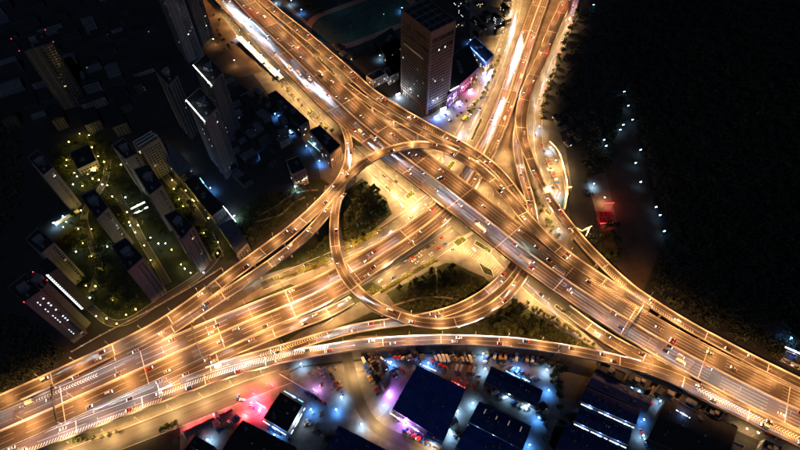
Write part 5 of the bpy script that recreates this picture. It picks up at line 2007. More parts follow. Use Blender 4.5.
for x, y in [(127, 200), (109, 249), (155, 157), (152, 240), (155, 156), (167, 246), (132, 228), (78, 254), (92, 300), (209, 262), (186, 271), (75, 187), (104, 187), (79, 179), (182, 158), (192, 172), (160, 246), (205, 275)]:
    q = P(x, y, 0)
    garden_w.place((q.x, q.y, 0.04), 0, None, 'small white garden lamp among the courtyard trees', 'white garden lamps of the courtyards', 'garden lamp')


# ------------------------------------------------------------------ trees
def crown_mesh(r, h, nclump, nleaf, seed, m, size=0.75, base=2.2):
    rnd = random.Random(seed)
    cl = []
    for k in range(nclump):
        a = rnd.uniform(0, 6.28)
        rr = r * rnd.uniform(0.15, 0.72)
        cl.append((math.cos(a) * rr, math.sin(a) * rr, base + h * rnd.uniform(0.2, 0.85), r * rnd.uniform(0.28, 0.5)))
    b = MB()
    for k in range(nleaf):
        cx, cy, cz, cr = rnd.choice(cl)
        d = Vector((rnd.gauss(0, 1), rnd.gauss(0, 1), rnd.gauss(0, 1))).normalized() * cr * rnd.uniform(0.55, 1.05)
        p = Vector((cx, cy, cz)) + d
        u = Vector((rnd.gauss(0, 1), rnd.gauss(0, 1), rnd.gauss(0, 0.6))).normalized()
        w = u.cross(Vector((rnd.gauss(0, 1), rnd.gauss(0, 1), rnd.gauss(0, 1)))).normalized()
        s = size * rnd.uniform(0.6, 1.3)
        b.add([p - u * s, p + w * s * 0.5, p + u * s, p - w * s * 0.5], [(0, 1, 2, 3)])
    return b.mesh('crown', M[m])


def make_tree(name, r, h, seed, m, trunk_h=3.0):
    t = thing(name, 'tree', 'tree')
    b = MB()
    b.tube((0, 0, -0.1), (0.1, 0, trunk_h), 0.24, 0.16, 6)
    for k in range(3):
        a = k * 2.1 + seed
        b.tube((0.1, 0, trunk_h - 0.2), (math.cos(a) * r * 0.5, math.sin(a) * r * 0.5, trunk_h + h * 0.5), 0.13, 0.05, 5)
    b.build('trunk', M['bark'], t)
    link('crown', crown_mesh(r, h, 9, 300, seed, m, 0.7, trunk_h * 0.75), t)
    return Kit(t)


trees = [make_tree('broadleaf_tree', 3.6, 5.5, 1, 'leaf'), make_tree('broadleaf_tree', 3.0, 6.5, 2, 'leaf2'), make_tree('broadleaf_tree', 4.2, 5.5, 3, 'leaf2'), make_tree('broadleaf_tree', 2.6, 4.0, 4, 'leaf', 2.0)]
lamplit_trees = [make_tree('lamplit_tree', 3.0, 4.5, 5, 'leaf3', 2.4), make_tree('lamplit_tree', 2.4, 4.0, 6, 'leaf3', 2.0)]  # leaf colour already carries the yellow street light
NT = 0


def plant(kit, x, y, sc, label, group):
    global NT
    q = P(x, y, 0)
    if any(o['path'].covers(Vector((q.x, q.y, 8)), -1.6, -8, 14) for o in ROADS):
        return False
    kit.place((q.x, q.y, 0.1), random.uniform(0, 6.28), (sc, sc, sc * random.uniform(0.85, 1.2)), label, group, 'tree')
    NT += 1
    return True


def inside(x, y, poly):
    r = False
    j = len(poly) - 1
    for i in range(len(poly)):
        xi, yi = poly[i]
        xj, yj = poly[j]
        if (yi > y) != (yj > y) and x < (xj - xi) * (y - yi) / (yj - yi) + xi:
            r = not r
        j = i
    return r


def grove(poly, n, mind, label, group, kits=None, smin=0.8, smax=1.4):
    pts = []
    xs = [p[0] for p in poly]
    ys = [p[1] for p in poly]
    tries = 0
    while len(pts) < n and tries < n * 60:
        tries += 1
        x, y = random.uniform(min(xs), max(xs)), random.uniform(min(ys), max(ys))
        if not inside(x, y, poly) or any((x - a) ** 2 + (y - b) ** 2 < mind ** 2 for a, b in pts):
            continue
        if plant(random.choice(kits or trees), x, y, random.uniform(smin, smax), label, group):
            pts.append((x, y))


def row(p0, p1, n, label, group, kits=None, smin=0.7, smax=1.1, jit=0.8):
    for k in range(n):
        f = (k + 0.5) / n
        plant(random.choice(kits or trees), p0[0] + (p1[0] - p0[0]) * f + random.uniform(-jit, jit), p0[1] + (p1[1] - p0[1]) * f + random.uniform(-jit, jit), random.uniform(smin, smax), label, group)


grove([(348, 196), (362, 182), (372, 190), (384, 200), (388, 214), (376, 224), (354, 240), (346, 236)], 36, 4.4, 'dark leafy tree in the triangular wood west of the junction', 'trees of the triangular wood', None, 1.0, 1.5)
grove([(398, 292), (414, 283), (434, 272), (450, 268), (468, 274), (486, 284), (478, 292), (456, 292), (420, 294)], 26, 4.0, 'tree in the dark park inside the ring ramp', 'trees of the ring park', None, 0.6, 1.1)
grove([(404, 304), (430, 299), (450, 299), (464, 302), (440, 309), (412, 311)], 10, 4.0, 'low tree below the footpath in the ring park', 'trees below the footpath', None, 0.5, 0.8)
grove([(470, 326), (500, 314), (514, 304), (528, 312), (556, 331), (586, 347), (560, 343), (520, 335), (480, 333)], 36, 4.0, 'dark tree in the planted wedge above the bottom ramp', 'trees of the planted wedge', None, 0.7, 1.2)
row((526, 303), (594, 346), 17, 'small round tree in the row between wedge and lit street', 'tree row along the lit ground street', trees[3:] + lamplit_trees, 0.6, 0.9)
row((214, 5), (280, 74), 10, 'yellow-lit tree beside the upper left ground street', 'street trees upper left', lamplit_trees + trees[:1], 0.8, 1.2)
row((262, 66), (334, 136), 15, 'lit tree on the strip below the diagonal highway', 'trees on the highway strip', lamplit_trees + trees[:1], 0.6, 1.0, 1.6)
row((462, 124), (490, 86), 12, 'yellow-lit tree edging the blue forecourt', 'trees edging the blue forecourt', lamplit_trees + trees[:2], 0.8, 1.1, 1.6)
row((492, 82), (500, 56), 5, 'yellow-lit tree left of the northern highway', 'trees left of the northern highway', lamplit_trees, 0.8, 1.1)
row((580, 0), (545, 96), 26, 'yellow-lit tree along the right verge of the northern highway', 'trees along the northern verge', lamplit_trees + trees[:2], 0.8, 1.3, 1.8)
row((544, 96), (541, 122), 5, 'tree above the white lit forecourt', 'trees above the white forecourt', lamplit_trees, 0.8, 1.1)
grove([(596, 228), (616, 224), (624, 238), (618, 262), (604, 262), (594, 244)], 12, 4.5, 'dim tree below the red awning', 'trees below the red awning')
grove([(533, 190), (540, 188), (546, 206), (540, 216), (534, 204)], 6, 4, 'tree on the island between the northern ramps', 'island trees', None, 0.6, 0.9)
grove([(504, 204), (512, 206), (516, 220), (510, 226), (504, 214)], 5, 4, 'tree on the small island under the arching ramp', 'small island trees', None, 0.7, 1.0)
grove([(546, 216), (554, 222), (562, 238), (554, 240), (546, 228)], 7, 4, 'shrubby tree on the verge of the outer ramp', 'verge trees', None, 0.6, 0.9)
row((264, 283), (338, 262), 10, 'yellow-lit tree on the bank above the second highway', 'bank trees', lamplit_trees, 0.5, 0.8)
row((338, 250), (378, 232), 6, 'yellow-lit tree at the lower edge of the triangular wood', 'wood edge trees', lamplit_trees, 0.7, 1.0)
row((284, 338), (356, 303), 9, 'yellow-lit tree on the verge south of the second highway', 'south verge trees', lamplit_trees, 0.5, 0.9)
row((60, 446), (120, 432), 9, 'small tree between tan road and bottom ramp', 'trees by the tan road', trees, 0.5, 0.7)
row((160, 432), (180, 425), 4, 'dark shrubby tree on the tan road edge', 'shrubs on the tan road edge', trees, 0.5, 0.8, 1.5)
for poly, n in [([(82, 148), (96, 142), (120, 165), (112, 196), (96, 184)], 7), ([(66, 214), (96, 222), (108, 262), (90, 268), (70, 244)], 8), ([(100, 262), (112, 286), (136, 306), (104, 310), (92, 290)], 8),
                ([(130, 214), (150, 212), (172, 246), (160, 258), (138, 240)], 7), ([(176, 186), (206, 216), (222, 254), (208, 250), (186, 214)], 7), ([(110, 172), (130, 184), (128, 198), (112, 190)], 4)]:
    grove(poly, n, 4.5, 'dark tree in the lamp-dotted courtyards', 'courtyard trees', None, 0.8, 1.3)
grove([(240, 214), (262, 200), (300, 188), (318, 184), (290, 214), (262, 238), (240, 248)], 12, 5, 'dark tree in the garden beyond the western ramp', 'garden trees', None, 0.7, 1.1)
grove([(196, 10), (216, 14), (238, 50), (230, 60), (206, 34)], 12, 5, 'scrubby tree on the rough building land', 'scrub on the building land', None, 0.5, 0.9)
grove([(300, 2), (320, 8), (326, 16), (312, 18)], 5, 4, 'dark tree by the lit lot at the top', 'trees by the top lot')
grove([(548, 362), (562, 372), (558, 420), (550, 400)], 9, 4.5, 'dark tree behind the market alley', 'trees behind the market')

# hedge along the traffic queue
pa = Path([(380, 292.5, 0, 2), (400, 280.5, 0, 2), (420, 268.5, 0, 2), (437, 259.5, 0, 2)], 4)
o = thing('hedge', 'bright yellow-lit clipped hedge between traffic queue and ring park', 'hedge', pa.p[0])
b = MB()
rnd = random.Random(5)
for k in range(2600):
    p, n, w = pa.at(rnd.uniform(0, pa.L))
    q = p - pa.p[0] + n * rnd.uniform(-1.5, 1.5) + Vector((0, 0, rnd.uniform(0.2, 1.8)))
    u = Vector((rnd.gauss(0, 1), rnd.gauss(0, 1), rnd.gauss(0, 1))).normalized() * 0.42
    w_ = u.cross(Vector((rnd.gauss(0, 1), rnd.gauss(0, 1), rnd.gauss(0, 1)))).normalized() * 0.3
    b.add([q - u, q + w_, q + u, q - w_], [(0, 1, 2, 3)])
b.build('foliage', M['leaf3'], o, kind='stuff')  # hedge leaves coloured as if under yellow lamps

# wooded hillside on the right: one mass
rs = np.random.RandomState(3)


ROADXY = np.concatenate([main['path'].x[::3, :2], G2['path'].x[::3, :2]])


def hill_h(x, y):
    x, y = np.asarray(x, float), np.asarray(y, float)
    dr = np.hypot(x[..., None] - ROADXY[:, 0], y[..., None] - ROADXY[:, 1]).min(-1)
    e = np.clip(np.minimum(dr - 60, x - 262) / 240, 0, 1)
    return 42 * e * e * (3 - 2 * e) * (1 + 0.25 * np.sin(y / 60.0) * np.sin(x / 75.0 + 1))


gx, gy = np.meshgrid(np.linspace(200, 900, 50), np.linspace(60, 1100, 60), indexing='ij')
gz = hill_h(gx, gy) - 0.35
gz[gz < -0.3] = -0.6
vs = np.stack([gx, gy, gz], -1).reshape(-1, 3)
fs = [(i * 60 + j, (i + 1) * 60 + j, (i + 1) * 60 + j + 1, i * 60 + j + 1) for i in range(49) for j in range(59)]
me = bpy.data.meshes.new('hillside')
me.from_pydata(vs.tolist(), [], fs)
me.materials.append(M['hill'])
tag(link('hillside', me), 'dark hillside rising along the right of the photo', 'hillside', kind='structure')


def wood(polys, n, name, label, nq=16, rlo=2.4, rhi=4.6, m='wood_far', ls=1.0):
    cs = []
    while len(cs) < n:
        pl = polys[rs.randint(len(polys))]
        x = rs.uniform(min(p[0] for p in pl), max(p[0] for p in pl))
        y = rs.uniform(min(p[1] for p in pl), max(p[1] for p in pl))
        if not inside(x, y, pl):
            continue
        q = P(x, y, 0)
        if any(o['path'].covers(Vector((q.x, q.y, 8)), -4, -12, 20) for o in ROADS):
            continue
        cs.append((q.x, q.y, float(hill_h(np.array(q.x), np.array(q.y))) ))
    cs = np.array(cs)
    r = rs.uniform(rlo, rhi, n)
    d = rs.normal(size=(n, nq, 3))
    d /= np.linalg.norm(d, axis=2, keepdims=True)
    d[:, :, 2] = np.abs(d[:, :, 2]) * 0.9
    c = cs[:, None, :] + d * (r * rs.uniform(0.8, 1.1, n))[:, None, None]
    c[:, :, 2] += (r * 0.9)[:, None]
    u = rs.normal(size=(n, nq, 3))
    u /= np.linalg.norm(u, axis=2, keepdims=True)
    w = np.cross(u, rs.normal(size=(n, nq, 3)))
    w /= np.linalg.norm(w, axis=2, keepdims=True)
    s = rs.uniform(0.7, 1.5, (n, nq, 1)) * ls
    v = np.stack([c - u * s, c + w * s * 0.7, c + u * s, c - w * s * 0.7], 2).reshape(-1, 3)
    me = bpy.data.meshes.new(name)
    N = n * nq
    me.vertices.add(N * 4)
    me.vertices.foreach_set('co', v.astype(np.float32).ravel())
    me.loops.add(N * 4)
    me.loops.foreach_set('vertex_index', np.arange(N * 4, dtype=np.int32))
    me.polygons.add(N)
    me.polygons.foreach_set('loop_start', np.arange(0, N * 4, 4, dtype=np.int32))
    me.materials.append(M[m])
    me.update(calc_edges=True)
    tag(link(name, me), label, 'woodland', kind='stuff')


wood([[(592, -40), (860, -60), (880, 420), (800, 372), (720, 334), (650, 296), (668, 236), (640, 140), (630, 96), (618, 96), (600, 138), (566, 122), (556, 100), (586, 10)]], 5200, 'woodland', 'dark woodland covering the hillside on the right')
wood([[(578, 150), (600, 134), (616, 132), (612, 168), (606, 172), (586, 178), (592, 200), (584, 200)], [(586, 226), (600, 232), (630, 292), (622, 296), (590, 256)], [(604, 136), (618, 98), (626, 96), (612, 142)]], 260, 'scrub', 'dark scrub along the edges of the bare lot', 18, 1.0, 2.6)
wood([[(-60, 330), (20, 318), (66, 360), (40, 380), (-60, 420)], [(-60, 120), (20, 120), (24, 200), (-60, 330)]], 700, 'woodland', 'dark scrub at the left edge below the residential slabs')

CY = [[(50, 150), (90, 132), (122, 150), (150, 180), (172, 214), (140, 230), (100, 216), (60, 190)], [(66, 214), (100, 216), (150, 262), (166, 296), (112, 322), (84, 296), (70, 250)], [(172, 184), (212, 230), (224, 258), (196, 262), (170, 220)]]
wood(CY, 620, 'shrubbery', 'dense dark shrubbery filling the courtyards between the towers', 26, 1.2, 3.0, 'leaf2', 0.62)
wood([[(240, 214), (262, 198), (318, 182), (300, 208), (262, 240), (228, 262)], [(250, 262), (290, 232), (328, 206), (332, 254), (290, 268)]], 260, 'shrubbery', 'low dark shrubbery beside the western ramp', 24, 0.9, 2.2, 'leaf2', 0.5)
wood([[(400, 292), (434, 272), (452, 266), (488, 286), (478, 300), (440, 309), (404, 308)], [(450, 332), (500, 316), (516, 304), (590, 348), (520, 338)], [(348, 196), (362, 182), (386, 202), (390, 214), (354, 244), (342, 236)]], 620, 'shrubbery', 'undergrowth below the trees of the junction parks', 24, 0.8, 1.8, 'leaf', 0.5)
wood([[(282, 340), (356, 304), (372, 288), (378, 290), (350, 310), (300, 334)], [(262, 284), (338, 262), (346, 252), (378, 234), (384, 226), (350, 246), (300, 270)]], 200, 'shrubbery', 'yellow-lit low planting on the banks of the second highway', 20, 0.6, 1.4, 'leaf3', 0.42)

# ------------------------------------------------------------------ dim low houses of the surrounding town
HN = 0
taken = []


def town(poly, n, rot, label, group, lit, hmin=6, hmax=16, smin=9, smax=22):
    global HN
    k = 0
    tries = 0
    while k < n and tries < n * 50:
        tries += 1
        x, y = random.uniform(min(p[0] for p in poly), max(p[0] for p in poly)), random.uniform(min(p[1] for p in poly), max(p[1] for p in poly))
        if not inside(x, y, poly):
            continue
        q = P(x, y, 0)
        sx, sy = random.uniform(smin, smax), random.uniform(smin * 0.7, smin * 1.2)
        if any((q.x - a) ** 2 + (q.y - b_) ** 2 < ((sx + c) * 0.55) ** 2 for a, b_, c in taken):
            continue
        taken.append((q.x, q.y, sx))
        H = random.uniform(hmin, hmax)
        root = thing('low_house', label, 'house', (q.x, q.y, 0), rot + random.choice((0, math.pi / 2)), group)
        b = MB()
        b.box((0, 0, H / 2), (sx, sy, H))
        b.build('wall', M[random.choice(('wall_grey', 'wall_dark', 'wall_dark'))], root)
        b = MB()
        if random.random() < 0.5:
            b.box((0, 0, H + 0.18), (sx + 0.5, sy + 0.5, 0.35))
            b.box((sx * 0.2, 0, H + 1.2), (3, 2.6, 1.8))
        else:
            a, c = sx / 2 + 0.4, sy / 2 + 0.4
            b.add([(-a, -c, H), (a, -c, H), (a, c, H), (-a, c, H), (-a + 1, 0, H + 2.4), (a - 1, 0, H + 2.4)], [(0, 1, 5, 4), (2, 3, 4, 5), (1, 2, 5), (3, 0, 4), (3, 2, 1, 0)])
        b.build('roof', M[random.choice(('roof_dark', 'roof_grey', 'roof_dark'))], root)
        w, lw = MB(), MB()
        for sg in (-1, 1):
            for f in range(int(H / 3)):
                for j in range(int(sx / 3.2)):
                    (lw if random.random() < lit else w).box((-sx / 2 + 1.6 + j * 3.2, sg * (sy / 2 + 0.03), 1.9 + f * 3), (1.5, 0.06, 1.3))
                for j in range(int(sy / 3.2)):
                    (lw if random.random() < lit else w).box((sg * (sx / 2 + 0.03), -sy / 2 + 1.6 + j * 3.2, 1.9 + f * 3), (0.06, 1.5, 1.3))
        if w.f:
            w.build('window', M['glass'], root, kind='stuff')
        if lw.f:
            lw.build('lit_window', M[random.choice(('lit_white', 'lit_warm', 'lit_dim'))], root, kind='stuff')
        k += 1
        HN += 1


town([(440, -20), (520, -20), (506, 30), (496, 52), (476, 34), (452, 24)], 26, 0.5, 'small dark house with a few lit windows left of the northern highway', 'houses left of the northern highway', 0.3, 6, 12, 8, 16)
town([(-20, -20), (140, -20), (150, 60), (130, 130), (60, 128), (-20, 130)], 58, 0.55, 'unlit low block in the dark town at upper left', 'unlit blocks at upper left', 0.006, 5, 16, 14, 34)
town([(230, 84), (262, 96), (300, 132), (286, 150), (262, 176), (240, 190), (216, 170), (236, 130)], 32, 0.72, 'dim low house below the street with yellow-lit trees', 'dim houses below the street', 0.02, 5, 10, 9, 18)
town([(60, -25), (140, -25), (140, 14), (80, 20)], 6, 0.6, 'low block with a white lit edge at the top left', 'lit blocks at the top left', 0.06)
town([(552, 116), (576, 112), (584, 150), (566, 144)], 9, 0.4, 'small dark hut beside the white lit forecourt', 'huts beside the white forecourt', 0.12, 3, 5, 5, 9)
town([(320, 52), (360, 46), (366, 66), (340, 60)], 3, 0.9, 'dim shed between the track and the upper ramp', 'sheds beside the track', 0.04, 5, 8, 8, 14)


for poly, n, lb_ in [([(404, 346), (430, 347), (426, 360), (408, 360)], 5, 'small hut under the bottom ramp right of the orange lane'), ([(374, 362), (400, 374), (392, 388), (376, 384)], 4, 'small hut in the blue yard left of the largest shed'),
                     ([(540, 358), (556, 360), (552, 372), (544, 370)], 2, 'small hut at the right end of the market yard'), ([(452, 420), (466, 428), (460, 440), (452, 436)], 2, 'small hut in the white alley'),
                     ([(322, 366), (340, 362), (342, 376), (328, 380)], 2, 'small hut left of the top of the orange lane'), ([(200, 418), (226, 410), (230, 424), (210, 430)], 2, 'small hut behind the red hoarding'),
                     ([(534, 400), (552, 396), (552, 440), (536, 440)], 4, 'small dark hut right of the skylight shed')]:
    town(poly, n, 0.55, lb_, lb_.replace('small', 'small market').replace('hut', 'huts'), 0.15, 3, 4.5, 4, 8)
a, b2 = P(280, 375, 0), P(319, 398, 0)
root = thing('low_wall', 'low violet-lit wall running behind the square black roofed shop', 'wall', a)
d = b2 - a
sd_ = Vector((-d.y, d.x, 0)).normalized()
for k in range(8):
    b = MB()
    b.obox(d * (k / 8) + d * 0.004, d * 0.117, sd_ * 0.4, (0, 0, 2.2))
    b.build('panel', M['wall_white'], root)
    b = MB()
    b.obox(d * (k / 8) - sd_ * 0.1 - d.normalized() * 0.2, d.normalized() * 0.4, sd_ * 0.6, (0, 0, 2.6))
    b.build('post', M['concrete'], root)


# ------------------------------------------------------------------ parked vehicles
def park(x, y, a, label, group, kits=None, sc=None):
    q = P(x, y, 0)
    (random.choice(kits) if kits else random.choice(car_off)).place((q.x, q.y, 0.09), a, sc, label, group, None)


def park_row(x0, y0, x1, y1, n, a, label, group, kits=None, miss=0.15, jit=0.06):
    for k in range(n):
        if random.random() < miss:
            continue
        f = (k + 0.5) / n
        park(x0 + (x1 - x0) * f, y0 + (y1 - y0) * f, a + random.gauss(0, jit), label, group, kits)


park_row(432, 353, 470, 354, 10, 0.2, 'parked vehicle in the top row of the truck yard', 'vehicles of the top yard row', car_off + van_off)
park_row(434, 359, 476, 360, 11, 0.2, 'parked vehicle in the second row of the truck yard', 'vehicles of the second yard row', van_off + truck_off[:1])
park_row(446, 366, 476, 370, 7, -0.4, 'box truck parked in the yard between the two largest sheds', 'trucks between the sheds', truck_off)
park_row(492, 356, 540, 360, 9, -0.3, 'vehicle parked below the right part of the bottom ramp', 'vehicles below the bottom ramp', truck_off + van_off)
park_row(500, 364, 540, 381, 8, -1.1, 'vehicle parked along the back of the long narrow shed', 'vehicles behind the narrow shed', van_off + car_off)
park_row(488, 390, 530, 411, 9, -1.1, 'vehicle parked in the dark alley below the long narrow shed', 'vehicles in the alley', van_off + car_off + truck_off[:1])
park_row(362, 358, 384, 390, 9, 0.5, 'vehicle parked among the stalls right of the orange lane', 'vehicles among the stalls', van_off + truck_off)
park_row(376, 356, 404, 372, 8, 1.0, 'vehicle parked in the blue lit yard left of the largest shed', 'vehicles in the blue yard', car_off + van_off)
park_row(304, 392, 326, 404, 5, 0.9, 'car parked on the violet paving right of the square shop', 'cars right of the square shop', car_off)
park_row(236, 396, 262, 412, 6, 0.4, 'car parked on the red-lit forecourt', 'cars on the red forecourt', car_off, 0.1, 0.8)
park_row(306, 420, 326, 438, 5, 0.5, 'car parked in the blue alley below the square shop', 'cars in the blue alley', car_off)
park_row(268, 428, 290, 440, 5, 1.0, 'car parked along the front of the square shop', 'cars before the square shop', car_off)
park_row(216, 432, 240, 416, 6, 0.9, 'vehicle parked behind the red hoarding', 'vehicles behind the hoarding', car_off + van_off)
park_row(440, 118, 468, 100, 8, 0.7, 'car parked on the blue lit tower forecourt', 'cars on the tower forecourt', car_off, 0.2, 0.4)
park_row(448, 122, 474, 104, 7, 0.7, 'car parked under the trees edging the blue forecourt', 'cars under the forecourt trees', car_off, 0.2, 0.4)
park_row(540, 142, 552, 172, 5, 0.3, 'car parked on the white lit forecourt by the northern ramps', 'cars on the white forecourt', car_off, 0.2, 0.3)
park_row(334, 382, 344, 396, 3, 0.4, 'car waiting on the dim paving left of the orange lane', 'cars left of the orange lane', car_off, 0, 0.4)
park_row(446, 428, 460, 440, 4, 0.4, 'van parked in the white alley right of the annex', 'vans in the white alley', van_off, 0)
park_row(396, 424, 424, 442, 7, -1.0, 'vehicle parked before the violet front of the largest shed', 'vehicles before the violet front', car_off + van_off, 0.1)
park_row(756, 432, 790, 440, 5, 0.2, 'vehicle parked in the yellow yard at lower right', 'vehicles in the yellow yard', van_off + car_off, 0.1, 0.5)
park_row(640, 430, 646, 446, 4, 0.1, 'vehicle parked at the end of the right-hand shed rows', 'vehicles by the right-hand rows', van_off + car_off, 0)
# the queue on the lit ground street
pq = st_south['path']
qs = 18.0
while qs < 120:
    for t in (-5.0, -1.6, 2.2):
        if random.random() < 0.55:
            p, n, w = pq.at(qs + random.uniform(-2, 2))
            q = p + n * t
            if not any(o['path'].covers(Vector((q.x, q.y, 8)), 0.5, -6, 14) for o in ROADS):
                a = math.atan2(-n.x, n.y)
                d = Vector((n.y, -n.x, 0))
                random.choice(car_off).place((q.x, q.y, 0.09), math.atan2(d.y, d.x) - math.pi / 2, None, 'car waiting in the queue on the lit ground street', 'cars in the ground street queue', 'car')
    qs += 9
# cars on the bright paving of the junction
for (x, y, a) in [(402, 206, 0.4), (418, 190, 1.9), (408, 184, 0.8), (396, 182, 0.8), (426, 206, 0.5), (384, 176, 0.8), (452, 250, 2.0), (474, 250, 0.6), (436, 186, 0.6)]:
    q = P(x, y, 0)
    if not any(o['path'].covers(Vector((q.x, q.y, 8)), 0.5, -8, 14) for o in ROADS):
        random.choice(car_off[:4]).place((q.x, q.y, 0.1), a, None, 'car on the bright open paving of the junction', 'cars on the junction paving', 'car')


for k, (pts, lb_) in enumerate([
    ([(404, 196), (412, 190), (416, 194), (408, 200)], 'small kerbed island west of the second highway'), ([(386, 184), (392, 190), (390, 193), (384, 187)], 'kerbed island by the street under the diagonal highway'),
    ([(444, 170), (452, 160), (456, 162), (449, 172)], 'kerbed island below the ramp past the tower'), ([(476, 240), (492, 250), (490, 254), (474, 244)], 'long kerbed island beside the diagonal highway'),
    ([(452, 242), (462, 236), (468, 240), (458, 247)], 'kerbed island at the head of the traffic queue'), ([(478, 262), (492, 270), (494, 277), (484, 274)], 'kerbed strip above the ring park'),
    ([(506, 252), (510, 256), (506, 260), (502, 256)], 'small kerbed island between highway and ring ramp'), ([(346, 82), (372, 108), (370, 111), (344, 85)], 'kerbed strip between the highway and the ramp'),
    ([(318, 56), (336, 74), (334, 77), (316, 59)], 'upper kerbed strip between highway and ramp'), ([(470, 140), (480, 118), (483, 119), (473, 141)], 'narrow kerbed strip along the tan side street'),
    ([(546, 208), (552, 214), (550, 217), (544, 211)], 'kerbed island between the two northern ramps'), ([(556, 304), (584, 326), (582, 329), (554, 307)], 'kerbed strip along the bright ground street')]):
    q = [P(x, y, 0) for x, y in pts]
    c = sum(q, Vector()) / len(q)
    if any(o['path'].covers(Vector((c.x, c.y, 8)), -0.5, -6, 14) for o in ROADS):
        pass
    root = thing('traffic_island', lb_, 'traffic island', c)
    b = MB()
    l_ = [p - c for p in q]
    b.prism(l_, 0.02, 0.2, 0)
    b.build('kerb', M['kerb'], root)
    b = MB()
    if sum(l_[i].x * l_[(i + 1) % 4].y - l_[(i + 1) % 4].x * l_[i].y for i in range(4)) < 0:
        l_ = l_[::-1]
    b.prism(inset(l_, 0.5), 0.2, 0.26, 0)
    b.build('planting_bed', M['turf'], root)
    b = MB()
    rnd = random.Random(k)
    for _ in range(160):
        u1, v1 = rnd.random(), rnd.random()
        p = l_[0].lerp(l_[1], u1).lerp(l_[3].lerp(l_[2], u1), v1) * 0.82 + Vector((0, 0, rnd.uniform(0.3, 1.5)))
        u = Vector((rnd.gauss(0, 1), rnd.gauss(0, 1), rnd.gauss(0, 1))).normalized() * 0.45
        w_ = u.cross(Vector((rnd.gauss(0, 1), rnd.gauss(0, 1), rnd.gauss(0, 1)))).normalized() * 0.3
        b.add([p - u, p + w_, p + u, p - w_], [(0, 1, 2, 3)])
    b.build('foliage', M['leaf' if k % 2 else 'leaf3'], root, kind='stuff')
# zebra crossings and parking bays painted on the paving
b = MB()
for (x, y, ang, nst, L_) in [(416, 210, 0.9, 9, 3.6), (394, 198, -0.7, 8, 3.6), (470, 236, 0.6, 9, 3.6), (498, 240, 0.6, 8, 3.6), (440, 176, 0.5, 8, 3.6), (352, 244, 0.5, 7, 3.2)]:
    q = P(x, y, 0)
    u = Vector((math.cos(ang), math.sin(ang), 0))
    v = Vector((-u.y, u.x, 0))
    for i in range(nst):
        p = Vector((q.x, q.y, 0.13)) + u * (i * 1.15 - nst * 0.57)
        b.add([p, p + u * 0.5, p + u * 0.5 + v * L_, p + v * L_], [(0, 1, 2, 3)])
for (x0, y0, x1, y1, nb, dx, dy) in [(470, 250, 504, 272, 16, -3.5, -4.2), (462, 246, 480, 258, 8, -3.5, -4.2), (540, 128, 556, 182, 18, 4.8, 1.0), (438, 118, 470, 98, 15, 2.8, -4.0)]:
    p0, p1 = P(x0, y0, 0), P(x1, y1, 0)
    for i in range(nb + 1):
        p = p0.lerp(p1, i / nb) + Vector((0, 0, 0.125))
        e = (p1 - p0).normalized() * 0.14
        v = Vector((dx, dy, 0))
        b.add([p, p + e, p + e + v, p + v], [(0, 1, 2, 3)])
tag(b.build('pavement_marking', M['paint']), 'zebra stripes and bay lines painted on the pale paving', 'road marking', kind='structure')


# ------------------------------------------------------------------ goods and stalls in the market
def make_stall(roofm):
    t = thing('market_stall', 'market stall', 'market stall')
    b = MB()
    b.add([(-1.8, -1.4, 2.3), (1.8, -1.4, 2.3), (1.8, 1.4, 2.3), (-1.8, 1.4, 2.3), (0, 0, 3.1)], [(0, 1, 4), (1, 2, 4), (2, 3, 4), (3, 0, 4), (3, 2, 1, 0)])
    b.build('awning', M[roofm], t)
    for sx in (-1.7, 1.7):
        for sy in (-1.3, 1.3):
            b = MB()
            b.tube((sx, sy, 0), (sx, sy, 2.3), 0.05, 0.05, 4)
            b.build('post', M['steel'], t)
    b = MB()
    b.box((0, -0.6, 0.45), (3.2, 1.0, 0.9))
    b.build('counter', M['crate'], t)
    return Kit(t)


stalls = [make_stall('fabric_w'), make_stall('roof_blue'), make_stall('crate'), make_stall('awning_red')]


def stall_row(x0, y0, x1, y1, n, label, group):
    for k in range(n):
        f = (k + 0.5) / n
        q = P(x0 + (x1 - x0) * f + random.uniform(-.8, .8), y0 + (y1 - y0) * f + random.uniform(-.6, .6), 0)
        random.choice(stalls).place((q.x, q.y, 0.08), random.uniform(-0.3, 0.3) + 0.5, None, label, group, 'market stall')


stall_row(430, 362, 446, 368, 4, 'market stall above the largest blue shed', 'stalls above the largest shed')
stall_row(364, 366, 380, 396, 9, 'market stall along the right side of the orange lane', 'stalls along the orange lane')
stall_row(394, 358, 420, 360, 8, 'market stall under the bottom ramp near the orange lane', 'stalls under the bottom ramp')
stall_row(402, 430, 430, 446, 6, 'market stall in front of the violet shed front', 'stalls before the violet front')
stall_row(484, 364, 488, 352, 4, 'market stall at the left end of the long narrow shed', 'stalls by the narrow shed')
stall_row(276, 112, 296, 140, 8, 'market stall in the blue lit lane on the left', 'stalls in the blue lit lane')
stall_row(640, 398, 652, 406, 3, 'market stall beside the gate house', 'stalls beside the gate house')
stall_row(548, 162, 558, 186, 6, 'small stall inside the curved screen wall', 'stalls inside the curved wall')


def make_goods():
    t = thing('pallet_of_crates', 'pallet of crates', 'pallet')
    b = MB()
    b.box((0, 0, 0.08), (1.4, 1.2, 0.15))
    b.build('pallet', M['bark'], t)
    for i, (x, y, z) in enumerate([(-.35, -.3, .42), (.35, -.3, .42), (-.35, .3, .42), (.35, .3, .42), (-.3, 0.05, .94), (.36, -.1, .94)]):
        b = MB()
        b.box((x, y, z), (0.62, 0.54, 0.5))
        b.build('crate', M['crate'], t)
    return Kit(t)


